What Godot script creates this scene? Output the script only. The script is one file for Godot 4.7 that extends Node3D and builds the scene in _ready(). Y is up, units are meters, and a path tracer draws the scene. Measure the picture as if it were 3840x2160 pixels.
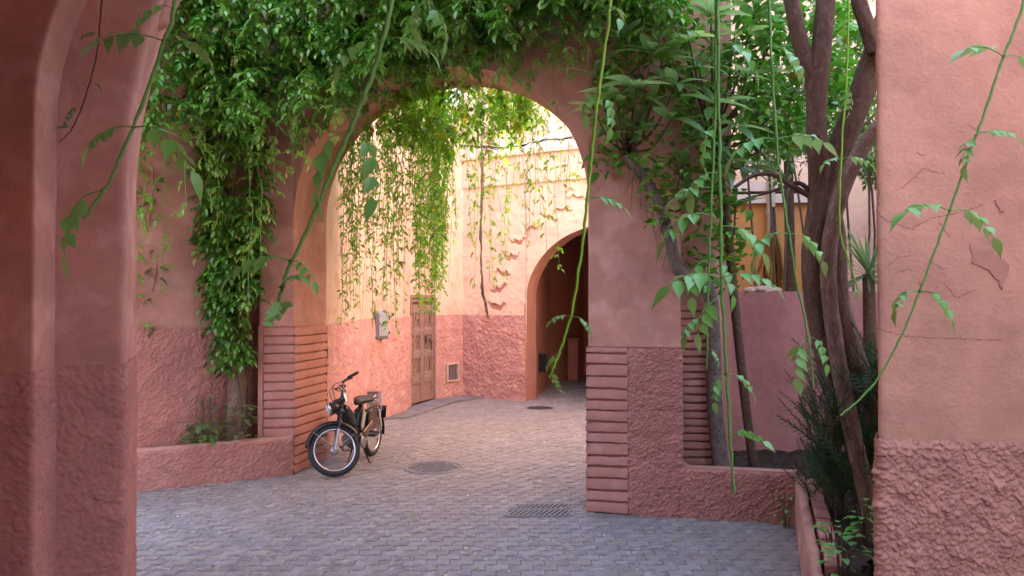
extends Node3D

# A shaded alley: a plastered archway hung with creepers, a parked moped, planters and an old lane beyond.
# Plan coordinates are Vector2(x, depth); depth runs away from the camera, so a point stands at Vector3(x, y, -depth).

var rng := RandomNumberGenerator.new()
var used := {}
var M := {}


# ---------------------------------------------------------------- mesh builder
class Mb:
	var v := PackedVector3Array()
	var n := PackedVector3Array()
	var uv := PackedVector2Array()
	var ix := PackedInt32Array()

	func face(pts: Array, inside: Vector3) -> void:
		# a flat convex polygon whose front looks away from the point inside
		var c := Vector3.ZERO
		for p in pts:
			c += p
		c /= pts.size()
		var nn: Vector3 = (pts[1] - pts[0]).cross(pts[2] - pts[0]).normalized()
		if nn.length() < 0.5:
			return
		var fl: bool = nn.dot(c - inside) < 0.0
		if fl:
			nn = -nn
		var b := v.size()
		var ax := nn.cross(Vector3.UP if absf(nn.y) < 0.9 else Vector3.RIGHT).normalized()
		var ay := ax.cross(nn)
		for p in pts:
			v.append(p)
			n.append(nn)
			uv.append(Vector2(ax.dot(p), ay.dot(p)))
		for i in range(1, pts.size() - 1):
			if fl:
				ix.append_array([b, b + i, b + i + 1])
			else:
				ix.append_array([b, b + i + 1, b + i])

	func grid(p: PackedVector3Array, w: PackedVector2Array, nu: int, nv: int, turned := false, around := false) -> void:
		# nu by nv points, row after row; the front looks along (along u) x (along v)
		var b := v.size()
		for j in nv:
			for i in nu:
				var i0: int = maxi(i - 1, 0)
				var i1: int = mini(i + 1, nu - 1)
				if around:
					i0 = i - 1 if i > 0 else nu - 2
					i1 = i + 1 if i < nu - 1 else 1
				var du: Vector3 = p[j * nu + i1] - p[j * nu + i0]
				var dv: Vector3 = p[mini(j + 1, nv - 1) * nu + i] - p[maxi(j - 1, 0) * nu + i]
				var nn: Vector3 = du.cross(dv).normalized()
				n.append(-nn if turned else nn)
		v.append_array(p)
		uv.append_array(w)
		for j in nv - 1:
			for i in nu - 1:
				var a: int = b + j * nu + i
				if turned:
					ix.append_array([a, a + 1, a + nu + 1, a, a + nu + 1, a + nu])
				else:
					ix.append_array([a, a + nu + 1, a + 1, a, a + nu, a + nu + 1])

	func tube(pts: Array, r, sides := 8, caps := true) -> void:
		# r is one radius or a radius for each point
		var k := pts.size()
		var p := PackedVector3Array()
		var w := PackedVector2Array()
		var side := Vector3.ZERO
		var along := 0.0
		for j in k:
			var t: Vector3 = (pts[mini(j + 1, k - 1)] - pts[maxi(j - 1, 0)]).normalized()
			if j == 0:
				side = t.cross(Vector3.UP if absf(t.y) < 0.9 else Vector3.RIGHT).normalized()
			else:
				side = (side - t * side.dot(t)).normalized()
				along += (pts[j] - pts[j - 1]).length()
			var up := t.cross(side)
			var rr: float = r[j] if r is Array else r
			for i in sides + 1:
				var a := TAU * i / sides
				p.append(pts[j] + (side * cos(a) + up * sin(a)) * rr)
				w.append(Vector2(float(i) / sides * TAU * maxf(rr, 0.02), along))
		grid(p, w, sides + 1, k, false, true)
		if caps:
			for e in [0, k - 1]:
				var ring := []
				for i in sides:
					ring.append(p[e * (sides + 1) + i])
				face(ring, pts[1] if e == 0 else pts[k - 2])

	func box(size: Vector3, at := Vector3.ZERO, bas := Basis(), c := 0.004) -> void:
		# a box with chamfered edges, centred at at
		var h := size / 2.0
		c = minf(c, minf(h.x, minf(h.y, h.z)) * 0.9)
		var g := func(ax: int, s: Vector3) -> Vector3:
			var q := Vector3(s.x * (h.x - c), s.y * (h.y - c), s.z * (h.z - c))
			q[ax] = s[ax] * h[ax]
			return at + bas * q
		for ax in 3:
			var b1 := (ax + 1) % 3
			var b2 := (ax + 2) % 3
			for s in [-1.0, 1.0]:
				var f := []
				for e in [[-1.0, -1.0], [1.0, -1.0], [1.0, 1.0], [-1.0, 1.0]]:
					var q := Vector3.ZERO
					q[ax] = s
					q[b1] = e[0]
					q[b2] = e[1]
					f.append(g.call(ax, q))
				face(f, at)
				for s2 in [-1.0, 1.0]:
					var qa := Vector3.ZERO
					qa[ax] = s
					qa[b1] = s2
					qa[b2] = -1.0
					var qb := qa
					qb[b2] = 1.0
					face([g.call(ax, qa), g.call(ax, qb), g.call(b1, qb), g.call(b1, qa)], at)
		for x in [-1.0, 1.0]:
			for y in [-1.0, 1.0]:
				for z in [-1.0, 1.0]:
					var q := Vector3(x, y, z)
					face([g.call(0, q), g.call(1, q), g.call(2, q)], at)

	func prism(poly: PackedVector2Array, y0: float, y1: float) -> void:
		# a plan polygon raised from y0 to y1
		var k := poly.size()
		var cw := Geometry2D.is_polygon_clockwise(poly)
		for i in k:
			var a := poly[i]
			var b := poly[(i + 1) % k]
			var nn := Vector2(-(b - a).y, (b - a).x) * (-1.0 if cw else 1.0)
			var mid := (a + b) / 2.0 + nn.normalized() * 0.01
			face([Vector3(a.x, y0, -a.y), Vector3(b.x, y0, -b.y), Vector3(b.x, y1, -b.y), Vector3(a.x, y1, -a.y)], Vector3(mid.x, (y0 + y1) / 2, -mid.y))
		var tr := Geometry2D.triangulate_polygon(poly)
		for t in range(0, tr.size(), 3):
			for y in [y0, y1]:
				var f := []
				for q in 3:
					f.append(Vector3(poly[tr[t + q]].x, y, -poly[tr[t + q]].y))
				face(f, (f[0] + f[1] + f[2]) / 3.0 + Vector3(0, 0.1 if y == y0 else -0.1, 0))

	func lathe(profile: Array, xf: Transform3D, seg := 24) -> void:
		# profile of Vector2(radius, height) turned about the y axis of xf
		var p := PackedVector3Array()
		var w := PackedVector2Array()
		var al := 0.0
		for j in profile.size():
			if j > 0:
				al += (profile[j] - profile[j - 1]).length()
			for i in seg + 1:
				var a := TAU * i / seg
				p.append(xf * Vector3(cos(a) * profile[j].x, profile[j].y, -sin(a) * profile[j].x))
				w.append(Vector2(float(i) / seg, al))
		grid(p, w, seg + 1, profile.size(), false, true)

	func mesh() -> ArrayMesh:
		var a := []
		a.resize(Mesh.ARRAY_MAX)
		a[Mesh.ARRAY_VERTEX] = v
		a[Mesh.ARRAY_NORMAL] = n
		a[Mesh.ARRAY_TEX_UV] = uv
		a[Mesh.ARRAY_INDEX] = ix
		var m := ArrayMesh.new()
		if v.size():
			m.add_surface_from_arrays(Mesh.PRIMITIVE_TRIANGLES, a)
		return m


# ---------------------------------------------------------------- naming and tagging
func numbered(called: String) -> String:
	used[called] = used.get(called, -1) + 1
	return called if used[called] == 0 else "%s_%03d" % [called, used[called]]


func tag(o: Node, label: String, category := "", group := "", kind := "") -> void:
	if label:
		o.set_meta("label", label)
	if category:
		o.set_meta("category", category)
	if group:
		o.set_meta("group", group)
	if kind:
		o.set_meta("kind", kind)


func thing(called: String, label: String, category: String, at := Vector3.ZERO, group := "") -> Node3D:
	var o := Node3D.new()
	o.name = numbered(called)
	add_child(o)
	o.position = at
	tag(o, label, category, group)
	return o


func put(called: String, m: Mesh, mat: Material, parent: Node3D) -> MeshInstance3D:
	var o := MeshInstance3D.new()
	o.mesh = m
	o.material_override = mat
	if parent == self:
		o.name = numbered(called)
	else:
		var k: int = parent.get_meta("n_" + called, 0)
		parent.set_meta("n_" + called, k + 1)
		o.name = called if k == 0 else "%s_%03d" % [called, k]
	parent.add_child(o, true)
	return o


func copies(called: String, m: Mesh, mat: Material, where: Array, tints: Array, parent: Node3D) -> MultiMeshInstance3D:
	var mm := MultiMesh.new()
	mm.transform_format = MultiMesh.TRANSFORM_3D
	mm.use_colors = tints.size() > 0
	mm.mesh = m
	mm.instance_count = where.size()
	for i in where.size():
		mm.set_instance_transform(i, where[i])
		if tints.size():
			mm.set_instance_color(i, tints[i])
	var o := MultiMeshInstance3D.new()
	o.multimesh = mm
	o.material_override = mat
	o.name = numbered(called) if parent == self else called
	parent.add_child(o, true)
	o.set_meta("kind", "stuff")
	return o


# ---------------------------------------------------------------- materials
func lin(r: float, g: float, b: float) -> Color:
	return Color(r, g, b).linear_to_srgb()


func bytes(sd: int, freq: float, oct: int, size: int, type := FastNoiseLite.TYPE_SIMPLEX_SMOOTH) -> PackedByteArray:
	var f := FastNoiseLite.new()
	f.seed = sd
	f.noise_type = type
	f.frequency = freq
	f.fractal_octaves = oct
	var im := f.get_seamless_image(size, size)
	im.convert(Image.FORMAT_L8)
	return im.get_data()


func paint(base: Color, other: Color, sd: int, blotch: float, mid: float, grain: float, share: float, size := 512, coarse := 0.006) -> ImageTexture:
	# base colour (linear) with wide blotches, mottling and grain; other shows through in patches
	var a := bytes(sd, coarse, 3, size)
	var b := bytes(sd + 1, 0.035, 3, size)
	var c := bytes(sd + 2, 0.25, 2, size)
	var d := bytes(sd + 3, coarse * 1.7, 5, size)
	var out := PackedByteArray()
	out.resize(size * size * 3)
	var lut := PackedByteArray()
	lut.resize(1025)
	for i in 1025:
		lut[i] = int(clampf(Color(i / 1024.0, 0, 0).linear_to_srgb().r, 0, 1) * 255.0)
	for i in size * size:
		var k: float = 1.0 + (blotch * (a[i] - 128) + mid * (b[i] - 128) + grain * (c[i] - 128)) / 128.0
		var t: float = clampf((d[i] / 255.0 - 1.0 + share + 0.06) / 0.12, 0.0, 1.0)
		out[i * 3] = lut[clampi(int(lerpf(base.r, other.r, t) * k * 1024.0), 0, 1024)]
		out[i * 3 + 1] = lut[clampi(int(lerpf(base.g, other.g, t) * k * 1024.0), 0, 1024)]
		out[i * 3 + 2] = lut[clampi(int(lerpf(base.b, other.b, t) * k * 1024.0), 0, 1024)]
	return ImageTexture.create_from_image(Image.create_from_data(size, size, false, Image.FORMAT_RGB8, out))


var relief := {}


func relief_tex(kind: String) -> ImageTexture:
	if not relief.has(kind):
		var s := 512
		var a: PackedByteArray
		var b: PackedByteArray
		if kind == "plaster":
			a = bytes(91, 0.02, 4, s)
			b = bytes(92, 0.2, 3, s)
		elif kind == "bark":
			a = bytes(95, 0.03, 4, s, FastNoiseLite.TYPE_VALUE_CUBIC)
			b = bytes(96, 0.12, 3, s)
		else:
			a = bytes(93, 0.06, 3, s)
			b = bytes(94, 0.3, 2, s)
		for i in s * s:
			a[i] = (int(a[i]) * 2 + int(b[i])) / 3
		relief[kind] = ImageTexture.create_from_image(Image.create_from_data(s, s, false, Image.FORMAT_L8, a))
	return relief[kind]


func textured(called: String, tex: Texture2D, rough: float, tile: float, bump := 0.0, kind := "plaster", triplanar := false) -> StandardMaterial3D:
	var m := StandardMaterial3D.new()
	m.resource_name = called
	m.albedo_texture = tex
	m.roughness = rough
	m.metallic_specular = 0.3
	m.uv1_scale = Vector3.ONE / tile
	if triplanar:
		m.uv1_triplanar = true
		m.uv1_world_triplanar = true
	if bump > 0.0:
		m.heightmap_enabled = true
		m.heightmap_texture = relief_tex(kind)
		m.heightmap_scale = bump
	M[called] = m
	return m


func plain(called: String, c: Color, rough: float, metal := 0.0, spec := 0.5) -> StandardMaterial3D:
	var m := StandardMaterial3D.new()
	m.resource_name = called
	m.albedo_color = c
	m.roughness = rough
	m.metallic = metal
	m.metallic_specular = spec
	M[called] = m
	return m


func leafy(called: String, c: Color, through: Color, rough: float, spec := 0.5) -> void:
	var m := plain(called, c, rough, 0.0, spec)
	m.backlight_enabled = true
	m.backlight = through
	m.vertex_color_use_as_albedo = true
	m.cull_mode = BaseMaterial3D.CULL_DISABLED


# ---------------------------------------------------------------- plastered skins
func resample(path: PackedVector2Array, cell: float) -> PackedVector2Array:
	var out := PackedVector2Array([path[0]])
	for i in path.size() - 1:
		var k: int = maxi(1, ceili(path[i].distance_to(path[i + 1]) / cell))
		for j in range(1, k + 1):
			out.append(path[i].lerp(path[i + 1], float(j) / k))
	return out


func rounded(path: Array, r: float) -> PackedVector2Array:
	# a plan path with its inner corners rounded
	var out := PackedVector2Array([path[0]])
	for i in range(1, path.size() - 1):
		var a: Vector2 = path[i - 1] - path[i]
		var b: Vector2 = path[i + 1] - path[i]
		var ra: float = minf(r, a.length() * 0.45)
		var rb: float = minf(r, b.length() * 0.45)
		for t in [0.0, 0.25, 0.5, 0.75, 1.0]:
			var p: Vector2 = path[i] + a.normalized() * ra
			var q: Vector2 = path[i] + b.normalized() * rb
			out.append(p.lerp(path[i], t).lerp(path[i].lerp(q, t), t))
	out.append(path[-1])
	return out


func skin(path: PackedVector2Array, y0: float, y1, cell: float, height: Callable, droop := 0.0, low = null, lean = null) -> ArrayMesh:
	# a surface that stands on a plan path read from left to right as the front sees it; y1 and low may be functions of the plan point
	var q := resample(path, cell)
	var nu := q.size()
	var top: float = y1 if y1 is float else 0.0
	if y1 is Callable:
		for p in q:
			top = maxf(top, y1.call(p))
	var nv: int = maxi(2, ceili((top - y0) / cell) + 1)
	var pos := PackedVector3Array()
	var uvs := PackedVector2Array()
	var us := PackedFloat32Array()
	var ns := PackedVector2Array()
	var u := 0.0
	for i in nu:
		if i > 0:
			u += q[i].distance_to(q[i - 1])
		us.append(u)
		var t := (q[mini(i + 1, nu - 1)] - q[maxi(i - 1, 0)]).normalized()
		ns.append(Vector2(t.y, -t.x))
	for j in nv:
		for i in nu:
			var a: float = low.call(q[i]) if low != null else y0
			var b: float = y1.call(q[i]) if y1 is Callable else y1
			var y := lerpf(a, b, float(j) / (nv - 1))
			var h: float = height.call(us[i], y)
			var sx: float = lean.call(us[i], y) if lean != null else 0.0
			pos.append(Vector3(q[i].x + ns[i].x * h + sx, y - droop * h, -(q[i].y + ns[i].y * h)))
			uvs.append(Vector2(us[i], -y))
	var b2 := Mb.new()
	b2.grid(pos, uvs, nu, nv)
	return b2.mesh()


var lump := FastNoiseLite.new()
var soft := FastNoiseLite.new()
var patchy := FastNoiseLite.new()
var edge := FastNoiseLite.new()
var cellv := FastNoiseLite.new()


func start_noises() -> void:
	lump.seed = 5
	lump.noise_type = FastNoiseLite.TYPE_CELLULAR
	lump.cellular_distance_function = FastNoiseLite.DISTANCE_EUCLIDEAN
	lump.cellular_return_type = FastNoiseLite.RETURN_DISTANCE
	lump.cellular_jitter = 1.0
	lump.frequency = 1.0
	lump.domain_warp_enabled = true
	lump.domain_warp_amplitude = 0.8
	lump.domain_warp_frequency = 0.9
	lump.domain_warp_fractal_type = FastNoiseLite.DOMAIN_WARP_FRACTAL_NONE
	for n in [edge, cellv]:
		n.seed = 6
		n.noise_type = FastNoiseLite.TYPE_CELLULAR
		n.frequency = 1.0
		n.cellular_jitter = 1.0
		n.domain_warp_enabled = true
		n.domain_warp_amplitude = 1.0
		n.domain_warp_frequency = 0.8
		n.domain_warp_fractal_type = FastNoiseLite.DOMAIN_WARP_FRACTAL_NONE
	edge.cellular_return_type = FastNoiseLite.RETURN_DISTANCE2_SUB
	cellv.cellular_return_type = FastNoiseLite.RETURN_CELL_VALUE
	soft.seed = 8
	soft.noise_type = FastNoiseLite.TYPE_SIMPLEX_SMOOTH
	soft.frequency = 1.0
	soft.fractal_octaves = 3
	patchy.seed = 21
	patchy.noise_type = FastNoiseLite.TYPE_SIMPLEX_SMOOTH
	patchy.frequency = 1.0
	patchy.fractal_octaves = 2


func shards(x: float, y: float) -> float:
	# overlapping crusts with sharp gaps between them, 0 to 1
	var gap: float = clampf((edge.get_noise_2d(x, y) + 1.0) * 1.9, 0.0, 1.0)
	var step: float = cellv.get_noise_2d(x, y) * 0.5 + 0.5
	return 0.5 * sqrt(gap) + 0.5 * step * gap


func rough(size: float, amp: float, shift: float) -> Callable:
	# thrown plaster: crusts about size across, thicker here and thinner there
	return func(u: float, y: float) -> float:
		var a := (u + shift) / size
		var b := y / size * 1.35
		var h: float = shards(a, b) * 0.75 + shards(a * 0.47 + 31.0, b * 0.47) * 0.45
		var s: float = soft.get_noise_2d(a * 1.3 + 40.0, b * 1.3) * 0.25 + soft.get_noise_2d(a * 0.16, b * 0.16 + 9.0) * 0.3
		return amp * clampf(h + s, 0.0, 1.6)


func uneven(amp: float, shift: float) -> Callable:
	# hand-trowelled plaster: gentle hollows
	return func(u: float, y: float) -> float:
		return amp * (soft.get_noise_2d((u + shift) * 1.6, y * 1.6) + 0.5 * soft.get_noise_2d((u + shift) * 7.0, y * 7.0))



# ---------------------------------------------------------------- scene
func _ready() -> void:
	rng.seed = 4711
	var cam := Camera3D.new()
	cam.name = "camera"
	cam.fov = 39.78
	cam.near = 0.05
	cam.far = 400.0
	cam.position = Vector3(0, 1.9, 0)
	cam.rotation_degrees.x = 0.73
	add_child(cam)
	var lens := CameraAttributesPhysical.new()
	lens.frustum_focal_length = 35.0
	lens.frustum_focus_distance = 8.5
	lens.exposure_aperture = 13.0

	var env := Environment.new()
	env.background_mode = Environment.BG_SKY
	var sky := Sky.new()
	var sm := ProceduralSkyMaterial.new()
	sm.sky_top_color = Color(0.60, 0.68, 0.83)
	sm.sky_horizon_color = Color(0.90, 0.89, 0.88)
	sm.sky_curve = 0.16
	sm.ground_bottom_color = Color(0.35, 0.26, 0.22)
	sm.ground_horizon_color = Color(0.55, 0.48, 0.44)
	sm.sky_energy_multiplier = 1.0
	sky.sky_material = sm
	env.sky = sky
	env.background_energy_multiplier = 1.0
	env.tonemap_mode = Environment.TONE_MAPPER_LINEAR
	env.tonemap_exposure = 8.9
	env.sdfgi_enabled = true
	env.ssao_enabled = true
	env.ssil_enabled = true
	var we := WorldEnvironment.new()
	we.name = "world"
	we.environment = env
	we.camera_attributes = lens
	add_child(we)

	var sun := DirectionalLight3D.new()
	sun.name = "sun"
	sun.light_color = Color(1.0, 0.93, 0.82)
	sun.light_energy = 1.5
	sun.light_angular_distance = 0.5
	sun.shadow_enabled = true
	add_child(sun)
	sun.look_at_from_position(Vector3(-0.79, 0.78, -0.61) * 30.0, Vector3.ZERO)

	start_noises()
	make_materials()
	build_ground()
	build_near_walls()
	build_left_wall()
	build_archway()
	build_lane()
	build_right_court()
	build_door()
	build_lane_fittings()
	build_moped()
	build_plants()


func make_materials() -> void:
	var pink := Color(0.50, 0.252, 0.192)
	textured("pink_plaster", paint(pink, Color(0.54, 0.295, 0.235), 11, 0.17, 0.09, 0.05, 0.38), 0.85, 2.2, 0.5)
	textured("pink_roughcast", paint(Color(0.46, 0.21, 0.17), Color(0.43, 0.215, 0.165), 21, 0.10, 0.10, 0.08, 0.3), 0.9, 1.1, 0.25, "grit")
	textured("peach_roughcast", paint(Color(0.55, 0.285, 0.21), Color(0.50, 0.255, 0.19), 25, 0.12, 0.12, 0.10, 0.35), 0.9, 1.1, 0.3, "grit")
	textured("garden_plaster", paint(Color(0.46, 0.205, 0.185), Color(0.42, 0.20, 0.17), 27, 0.12, 0.10, 0.06, 0.35), 0.88, 1.8, 0.5)
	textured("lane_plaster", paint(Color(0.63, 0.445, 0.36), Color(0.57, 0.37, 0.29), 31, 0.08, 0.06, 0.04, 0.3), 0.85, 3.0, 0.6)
	textured("cream_plaster", paint(Color(0.74, 0.56, 0.44), Color(0.70, 0.49, 0.38), 41, 0.06, 0.05, 0.04, 0.35), 0.85, 3.0, 0.6)
	textured("bounce_orange", paint(Color(0.62, 0.27, 0.085), Color(0.58, 0.27, 0.11), 47, 0.08, 0.06, 0.04, 0.3, 256), 0.85, 2.0, 0.4, "plaster", true)  # warm bounce light put into the wall colour as orange
	textured("sand_plaster", paint(Color(0.66, 0.43, 0.30), Color(0.60, 0.37, 0.25), 49, 0.08, 0.05, 0.04, 0.35), 0.85, 3.0, 0.6)
	textured("lane_roughcast", paint(Color(0.56, 0.29, 0.27), Color(0.60, 0.35, 0.31), 51, 0.10, 0.10, 0.08, 0.35), 0.9, 1.4, 0.4, "grit")
	textured("course_plaster", paint(Color(0.47, 0.22, 0.175), Color(0.50, 0.255, 0.205), 61, 0.10, 0.08, 0.07, 0.3), 0.85, 1.6, 0.4, "plaster", true)
	textured("wall_body", paint(pink, Color(0.5, 0.24, 0.19), 11, 0.08, 0.06, 0.04, 0.3, 256), 0.85, 2.0, 0.0, "plaster", true)
	textured("dark_paver", paint(Color(0.25, 0.225, 0.225), Color(0.28, 0.24, 0.22), 71, 0.22, 0.14, 0.16, 0.35), 0.62, 0.9, 0.15, "grit", true)
	textured("grey_paver", paint(Color(0.285, 0.255, 0.25), Color(0.31, 0.265, 0.24), 73, 0.22, 0.14, 0.16, 0.4), 0.66, 1.0, 0.15, "grit", true)
	textured("warm_paver", paint(Color(0.275, 0.23, 0.21), Color(0.25, 0.22, 0.215), 75, 0.22, 0.14, 0.16, 0.4), 0.66, 0.8, 0.15, "grit", true)
	textured("worn_paver", paint(Color(0.22, 0.19, 0.18), Color(0.33, 0.29, 0.28), 77, 0.25, 0.2, 0.2, 0.45), 0.6, 0.5, 0.15, "grit", true)
	textured("joint_sand", paint(Color(0.20, 0.175, 0.16), Color(0.235, 0.20, 0.18), 81, 0.2, 0.2, 0.2, 0.3), 0.95, 0.7, 0.2, "grit", true)
	textured("cement", paint(Color(0.225, 0.205, 0.21), Color(0.19, 0.17, 0.175), 83, 0.2, 0.16, 0.18, 0.35), 0.7, 1.7, 0.12, "grit", true)
	textured("soil", paint(Color(0.05, 0.034, 0.025), Color(0.08, 0.055, 0.04), 85, 0.3, 0.3, 0.3, 0.3), 0.97, 0.6, 0.6, "grit", true)
	textured("bark", paint(Color(0.21, 0.135, 0.095), Color(0.28, 0.18, 0.13), 87, 0.2, 0.25, 0.15, 0.35), 0.9, 0.35, 1.6, "bark")
	textured("dark_bark", paint(Color(0.145, 0.088, 0.06), Color(0.20, 0.125, 0.09), 88, 0.2, 0.25, 0.15, 0.3), 0.9, 0.35, 1.6, "bark")
	textured("pale_bark", paint(Color(0.22, 0.18, 0.15), Color(0.16, 0.12, 0.10), 89, 0.2, 0.25, 0.15, 0.35), 0.9, 0.3, 1.6, "bark")
	textured("iron_door", paint(Color(0.33, 0.205, 0.17), Color(0.28, 0.165, 0.135), 101, 0.12, 0.1, 0.08, 0.3, 256), 0.6, 0.8, 0.0, "plaster", true)
	textured("scroll_iron", paint(Color(0.47, 0.335, 0.28), Color(0.40, 0.27, 0.22), 103, 0.12, 0.1, 0.08, 0.3, 256), 0.55, 0.4, 0.0, "plaster", true)
	plain("meter_grey", lin(0.22, 0.23, 0.27), 0.55)
	plain("meter_lid", lin(0.30, 0.32, 0.37), 0.5)
	plain("dull_iron", lin(0.07, 0.06, 0.055), 0.6, 0.5)
	plain("grate_iron", lin(0.24, 0.215, 0.215), 0.7, 0.1)
	plain("black_and_shade", lin(0.01, 0.009, 0.008), 0.95)  # black of the passage box, also painted shade in drain and vent
	plain("cable_black", lin(0.03, 0.03, 0.035), 0.6)
	plain("cable_pale", lin(0.45, 0.36, 0.31), 0.7)
	plain("vent_slat", lin(0.27, 0.19, 0.215), 0.7)
	plain("drainpipe", lin(0.45, 0.33, 0.22), 0.6)
	plain("tyre_rubber", lin(0.022, 0.024, 0.026), 0.75)
	plain("chrome", lin(0.62, 0.62, 0.62), 0.18, 1.0)
	plain("dull_alloy", lin(0.38, 0.37, 0.36), 0.42, 0.9)
	plain("black_paint", lin(0.018, 0.015, 0.015), 0.22)
	plain("brown_panel", lin(0.085, 0.045, 0.032), 0.35)
	plain("bronze_panel", lin(0.20, 0.14, 0.10), 0.4, 0.6)
	plain("grey_panel", lin(0.42, 0.40, 0.33), 0.45)
	plain("black_vinyl", lin(0.02, 0.018, 0.018), 0.45)
	plain("engine_metal", lin(0.10, 0.085, 0.07), 0.55, 0.6)
	plain("lamp_glass", lin(0.55, 0.58, 0.60), 0.1)
	plain("red_glass", lin(0.35, 0.02, 0.02), 0.2)
	plain("green_stem", lin(0.13, 0.34, 0.06), 0.55)
	plain("bright_stem", lin(0.24, 0.52, 0.03), 0.5)
	plain("brown_stem", lin(0.12, 0.085, 0.05), 0.8)
	leafy("near_leaf", lin(0.105, 0.37, 0.055), lin(0.3, 0.4, 0.12), 0.42, 0.55)
	leafy("vine_leaf", lin(0.125, 0.34, 0.04), lin(0.55, 0.65, 0.2), 0.38, 0.6)
	leafy("backlit_tint_leaf", lin(0.25, 0.54, 0.05), lin(0.98, 1.0, 0.3), 0.42, 0.5)  # same creeper, the yellow glow of light from behind put into its colour
	leafy("broad_leaf", lin(0.065, 0.165, 0.045), lin(0.35, 0.5, 0.15), 0.3, 0.75)
	leafy("young_leaf", lin(0.11, 0.26, 0.05), lin(0.45, 0.6, 0.15), 0.32, 0.7)
	leafy("dark_leaf", lin(0.03, 0.08, 0.03), lin(0.3, 0.4, 0.12), 0.4, 0.6)
	leafy("fern_leaf", lin(0.045, 0.085, 0.03), lin(0.3, 0.4, 0.12), 0.6, 0.4)
	leafy("dry_leaf", lin(0.30, 0.13, 0.035), lin(0.5, 0.4, 0.15), 0.8, 0.3)
	leafy("litter_leaf", lin(0.6, 0.5, 0.28), lin(0.4, 0.4, 0.2), 0.7, 0.3)


# ---------------------------------------------------------------- ground
func build_ground() -> void:
	var g := Mb.new()
	g.face([Vector3(-150, -0.0035, 150), Vector3(150, -0.0035, 150), Vector3(150, -0.0035, -150), Vector3(-150, -0.0035, -150)], Vector3(0, -1, 0))
	var ground := put("ground", g.mesh(), M.joint_sand, self)
	tag(ground, "sandy ground under the paving joints", "", "", "structure")

	var paving := Node3D.new()
	paving.name = "paving"
	add_child(paving)
	tag(paving, "interlocking grey wavy paving blocks of the alley floor", "", "", "structure")
	# wavy interlocking blocks, 17 by 11 cm, each with a worn chamfered top
	var shapes := []
	for k in 5:
		shapes.append(paver_mesh(k))
	var mats := [M.dark_paver, M.grey_paver, M.warm_paver, M.worn_paver]
	var spots := []
	var row := 0
	var d := 3.2
	while d < 20.0:
		var x := -5.2 + (0.085 if row % 2 else 0.0) + rng.randf_range(-0.012, 0.012)
		while x < 3.0:
			if on_paving(Vector2(x, d)):
				spots.append(Vector2(x, d))
			x += 0.1695
		d += 0.1105
		row += 1
	var seen := []
	var rest := [[], [], [], []]
	for s in spots:
		# the floor the photograph shows lies past five metres and left of the right pier
		var near: bool = s.y > 5.35 and s.y < 8.4 and s.x > -s.y * 0.49 and s.x < 2.3
		var lift: float = rng.randf_range(-0.0025, 0.0025) + 0.004 * soft.get_noise_2d(s.x * 0.9, s.y * 0.9)
		var xf := Transform3D(Basis.from_euler(Vector3(rng.randf_range(-0.012, 0.012), rng.randf_range(-0.02, 0.02) + (PI if rng.randf() < 0.5 else 0.0), rng.randf_range(-0.012, 0.012))), Vector3(s.x, lift, -s.y))
		var kind := 0
		var tone := patchy.get_noise_2d(s.x * 0.55, s.y * 0.55) + rng.randf_range(-0.35, 0.35)
		if tone > 0.25:
			kind = 2
		elif tone > -0.15:
			kind = 1
		if rng.randf() < 0.22:
			kind = 3
		if rng.randf() < 0.05:
			lift -= 0.006
		if near and seen.size() < 300 and rng.randf() < 0.42:
			var o := put("paver", shapes[rng.randi() % 5], mats[kind], paving)
			o.transform = xf
			seen.append(o)
		else:
			rest[kind].append(xf)
	for k in 4:
		copies(["dark_pavers", "grey_pavers", "warm_pavers", "worn_pavers"][k], shapes[k], mats[k], rest[k], [], paving)

	var lane_ap := Mb.new()
	lane_ap.prism(PackedVector2Array([Vector2(-1.98, 12.4), Vector2(-1.62, 12.6), Vector2(-1.05, 14.4), Vector2(-0.55, 15.1), Vector2(-0.95, 15.36), Vector2(-1.44, 14.72), Vector2(-1.78, 13.6)]), -0.05, 0.035)
	tag(put("door_kerb", lane_ap.mesh(), M.cement, self), "low pale cement step under the iron door", "", "", "structure")

	# worn litter of petals and dry leaf scraps on the blocks
	var bit := Mb.new()
	bit.face([Vector3(-0.012, 0, -0.008), Vector3(0.002, 0.003, -0.012), Vector3(0.013, 0, 0.0), Vector3(0.003, 0.002, 0.011), Vector3(-0.009, 0.001, 0.008)], Vector3(0, -1, 0))
	var w := []
	var tint := []
	for i in 520:
		var p := Vector2(rng.randf_range(-3.6, 2.1), rng.randf_range(5.2, 9.5))
		if not on_paving(p) and p.x < 0.7:
			continue
		if p.y > 6.7 and p.x > 0.6:
			continue
		var s := rng.randf_range(0.35, 1.25)
		w.append(Transform3D(Basis.from_euler(Vector3(rng.randf_range(-0.2, 0.2), rng.randf() * TAU, rng.randf_range(-0.2, 0.2))).scaled(Vector3.ONE * s), Vector3(p.x, 0.016, -p.y)))
		tint.append([Color(1.2, 1.2, 1.3), Color(0.9, 0.75, 0.25), Color(0.3, 0.22, 0.16), Color(0.35, 0.55, 0.2), Color(0.25, 0.2, 0.18)][rng.randi() % 5])
	tag(copies("petal_litter", bit.mesh(), M.litter_leaf, w, tint, self), "pale petals and dry leaf scraps strewn over the paving", "litter")


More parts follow.
